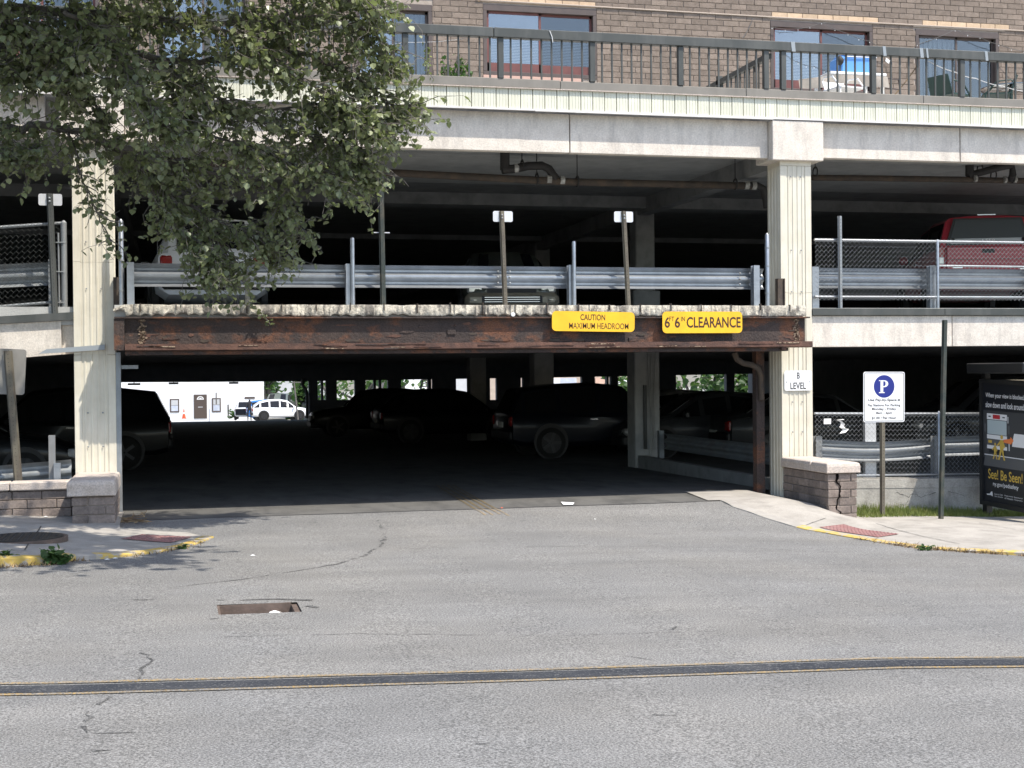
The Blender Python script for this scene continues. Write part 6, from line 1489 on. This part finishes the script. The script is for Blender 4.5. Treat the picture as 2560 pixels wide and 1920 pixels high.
# ================================================================== STREET TREE
rt_ = random.Random(17)
T0 = Vector((-10.6, -3.6, zr(-10.6, -3.6)))
TRE = thing('street_tree', 'leafy street tree with drooping branches in front of the garage', 'tree', tuple(T0))
tk = MB(); tw = MB(); lf = MB(); LP = []
fork = T0+Vector((.25, .0, 3.1))
tk.tube([T0-Vector((0, 0, .2)), T0+Vector((.03, 0, .3)), T0+Vector((.12, .02, 1.6)), fork, T0+Vector((.5, .1, 4.6)), T0+Vector((.7, .1, 6.6)), T0+Vector((.8, .0, 8.6))], [.34, .24, .21, .20, .15, .10, .04], 12)
def limb(pts, r0, r1, par=tk):
    n = len(pts); par.tube(pts, [lerp(r0, r1, i/(n-1)) for i in range(n)], 7)
def smooth_(pts, k=5):
    o = []; P = [pts[0]]+pts+[pts[-1]]
    for i in range(1, len(P)-2):
        for j in range(k):
            t = j/k; a, b, c, d = P[i-1], P[i], P[i+1], P[i+2]
            o.append(.5*((2*b)+(c-a)*t+(2*a-5*b+4*c-d)*t*t+(3*b-a-3*c+d)*t*t*t))
    return o+[pts[-1]]
def twigs(pts, length, n, nl, size, droop, spread=1.0, seedy=None):
    """side twigs with curly ends along a limb, leaves strung along each"""
    for _ in range(n):
        i = int(rt_.uniform(.08, 1)*(len(pts)-1)); i = min(i, len(pts)-2); p = pts[i].lerp(pts[i+1], rt_.random()); t = (pts[i+1]-pts[i]).normalized()
        d = (t*.7+Vector((rt_.gauss(0, .6), rt_.gauss(0, .85), rt_.gauss(-.05, .5)))*spread).normalized(); L = length*rt_.uniform(.35, 1.15); q = p.copy(); path = [q.copy()]; k = 6
        for s_ in range(k):
            d = (d+Vector((rt_.gauss(0, .28), rt_.gauss(0, .28), rt_.gauss(-droop, .25)))).normalized(); q = q+d*L/k; path.append(q.copy())
        tw.tube(path, [.008-.0055*j/k for j in range(k+1)], 4, False)
        for _ in range(rt_.randint(2, 4)):
            j = rt_.randint(1, k); b = path[j]; e = b+(d+Vector((rt_.gauss(0, .8), rt_.gauss(0, .8), rt_.gauss(-.1, .7)))).normalized()*rt_.uniform(.08, .25); tw.tube([b, b.lerp(e, .5)+Vector((rt_.gauss(0, .02), 0, rt_.gauss(0, .02))), e], .0028, 3, False)
            for _ in range(rt_.randint(1, 3)): LP.append((b.lerp(e, rt_.uniform(.4, 1.05)), size))
        for _ in range(nl): j = rt_.uniform(1, k); b = path[int(j)].lerp(path[min(k, int(j)+1)], j-int(j)); LP.append((b+Vector((rt_.gauss(0, .035), rt_.gauss(0, .035), rt_.gauss(-.02, .035))), size))
def lpx(l, Y0, Y1): return [W(x, y, lerp(Y0, Y1, i/(len(l)-1))) for i, (x, y) in enumerate(l)]
LIMB = [
 # pixels of the limb, depth start, depth end, radius, twig length, twigs, leaves per twig
 ([(-330, 330), (-120, 300), (20, 315), (150, 318), (235, 345), (320, 392), (400, 450), (470, 510), (525, 570), (555, 635), (566, 690)], -3.6, -2.3, .055, .62, 70, 8),
 ([(235, 345), (360, 385), (480, 420), (600, 450), (690, 490), (740, 560), (770, 605)], -3.3, -2.6, .03, .55, 46, 8),
 ([(320, 392), (420, 480), (450, 560), (495, 620), (530, 670)], -3.1, -2.7, .02, .5, 40, 8),
 ([(470, 510), (560, 560), (650, 600), (700, 640)], -2.8, -2.4, .016, .45, 30, 8),
 ([(170, 325), (195, 400), (215, 470), (245, 540), (275, 600)], -3.2, -2.9, .014, .30, 17, 3),
 ([(-340, 210), (-100, 120), (100, 108), (260, 120), (420, 150), (560, 150), (700, 120), (830, 160), (920, 215), (985, 262), (1020, 270)], -4.0, -2.8, .06, .60, 74, 9),
 ([(300, 125), (420, 180), (520, 230), (620, 290), (740, 335), (850, 365), (905, 410), (925, 440)], -3.8, -2.7, .03, .55, 56, 9),
 ([(420, 180), (440, 260), (520, 330), (640, 370), (760, 420), (850, 440)], -3.7, -3.0, .022, .50, 40, 9),
 ([(-340, 90), (-60, 20), (160, 30), (330, 40), (520, 60), (700, 50), (860, 60), (950, 100), (975, 150)], -4.4, -3.2, .05, .60, 70, 9),
 ([(520, 60), (640, 110), (760, 200), (860, 270), (930, 320)], -4.0, -3.2, .024, .55, 44, 9),
 ([(-340, -40), (-40, -80), (240, -70), (500, -60), (740, -50), (900, -20), (960, 30)], -4.4, -3.6, .05, .60, 56, 9),
 ([(160, 30), (260, 80), (330, 180), (380, 260), (420, 330)], -4.6, -4.2, .022, .55, 40, 9),
 ([(-100, 120), (20, 170), (110, 190), (200, 230), (260, 280)], -4.2, -3.6, .022, .50, 32, 8),
 ([(-340, 330), (-150, 350), (-40, 370), (40, 380), (95, 385)], -3.7, -3.4, .02, .40, 26, 8),
 ([(-60, 20), (60, 60), (150, 130), (190, 190)], -4.6, -4.2, .02, .5, 34, 9),
 ([(-200, -150), (150, -230), (500, -260), (800, -200)], -4.4, -3.8, .05, .7, 40, 9),
 ([(700, 50), (820, -10), (930, -30)], -3.4, -3.0, .02, .5, 22, 8),
 ([(-340, 60), (-60, 70), (100, 60), (260, 30), (400, -20)], -2.9, -2.5, .03, .6, 34, 9),
 ([(-340, 180), (-80, 170), (60, 150), (200, 100), (300, 40)], -2.8, -2.3, .03, .6, 34, 9),
 ([(620, 290), (700, 270), (800, 260), (900, 300), (960, 320)], -3.2, -2.7, .016, .45, 26, 8),
]
for k, (l, y0, y1, r, tl, nt_, nl) in enumerate(LIMB):
    pts = smooth_(lpx(l, y0, y1)); 
    for i in range(1, len(pts)-1): pts[i] += Vector((rt_.gauss(0, .012), rt_.gauss(0, .02), rt_.gauss(0, .012)))
    if l[0][0] <= -200: tk.tube([T0+Vector((.3, 0, 3.0+.6*(k % 5))), pts[0].lerp(T0+Vector((.3, 0, pts[0].z)), .4), pts[0]], [r*1.7, r*1.3, r], 7)
    limb(pts, r, .006); twigs(pts, tl, int(nt_*(2.1 if k in (0, 1, 2, 3) else 1.4 if k == 4 else 2.6)), nl, .072, .07 if k < 4 else .10)
# the crown goes on above and left of the frame; unseen limbs placed to shade the pavement
for k in range(24):
    st_ = T0+Vector((.6, 0, rt_.uniform(5, 7.5))); e = Vector((rt_.uniform(-5.4, -2.0), rt_.uniform(-7.4, -5.2), rt_.uniform(6.1, 7.0)))
    while px(e)[1] > -170: e.z += .3
    md_ = st_.lerp(e, .5)+Vector((rt_.gauss(0, .3), rt_.gauss(0, .3), .5)); pts = smooth_([st_, md_, e]); half = pts[len(pts)//3:]
    limb(pts, .06, .008); twigs(half, .9, 40, 9, .15, .03)
for k in range(3):
    st_ = T0+Vector((.6, 0, rt_.uniform(5.5, 7.5))); e = Vector((rt_.uniform(-4.6, -2.6), rt_.uniform(-5.2, -3.6), rt_.uniform(7.6, 9.2)))
    md_ = st_.lerp(e, .5)+Vector((rt_.gauss(0, .3), rt_.gauss(0, .3), .8)); pts = smooth_([st_, md_, e]); limb(pts, .06, .008); twigs(pts[len(pts)//2:], .9, 40, 8, .115, .03)
# and to the left
for k in range(22):
    a = rt_.uniform(0, 6.28); st_ = T0+Vector((.5, 0, rt_.uniform(4, 8))); e = st_+Vector((math.cos(a)*rt_.uniform(1.5, 3.6), math.sin(a)*rt_.uniform(1, 2.2), rt_.uniform(.2, 2)))
    if px(e)[0] > 150 and px(e)[1] > -200: continue
    pts = smooth_([st_, st_.lerp(e, .5)+Vector((0, 0, .3)), e]); limb(pts, .05, .01); twigs(pts, .8, 22, 7, .085, .05)
for p, s_ in LP:
    leaves(lf, [p], s_, rt_, .75)
me = lf.mesh('crown', 'leaf'); crown = ob('crown', me, TRE)
tk.build('trunk', 'bark', TRE, 50); stuff(tw.build('twigs', 'twig', TRE))
# a sprig lying over the slab edge
sp_ = MB(); g = [W(x, y, -.56) for x, y in ((612, 742), (632, 764), (652, 780), (668, 800), (676, 812))]
LP2 = []
for i in range(len(g)-1):
    for _ in range(9): LP2.append(g[i].lerp(g[i+1], rt_.random())+Vector((rt_.gauss(0, .03), rt_.gauss(0, .015), rt_.gauss(0, .03))))
leaves(sp_, LP2, .055, rt_, .6); sg = thing('leafy_sprig', 'small leafy sprig hanging over the broken slab edge', 'sprig', tuple(g[0])); stuff(sp_.build('leaf_mass', 'leaf', sg)); MB().tube(g, .005, 5).build('stem', 'twig', sg)
print('leaves', len(LP), 'objects', len(bpy.data.objects))
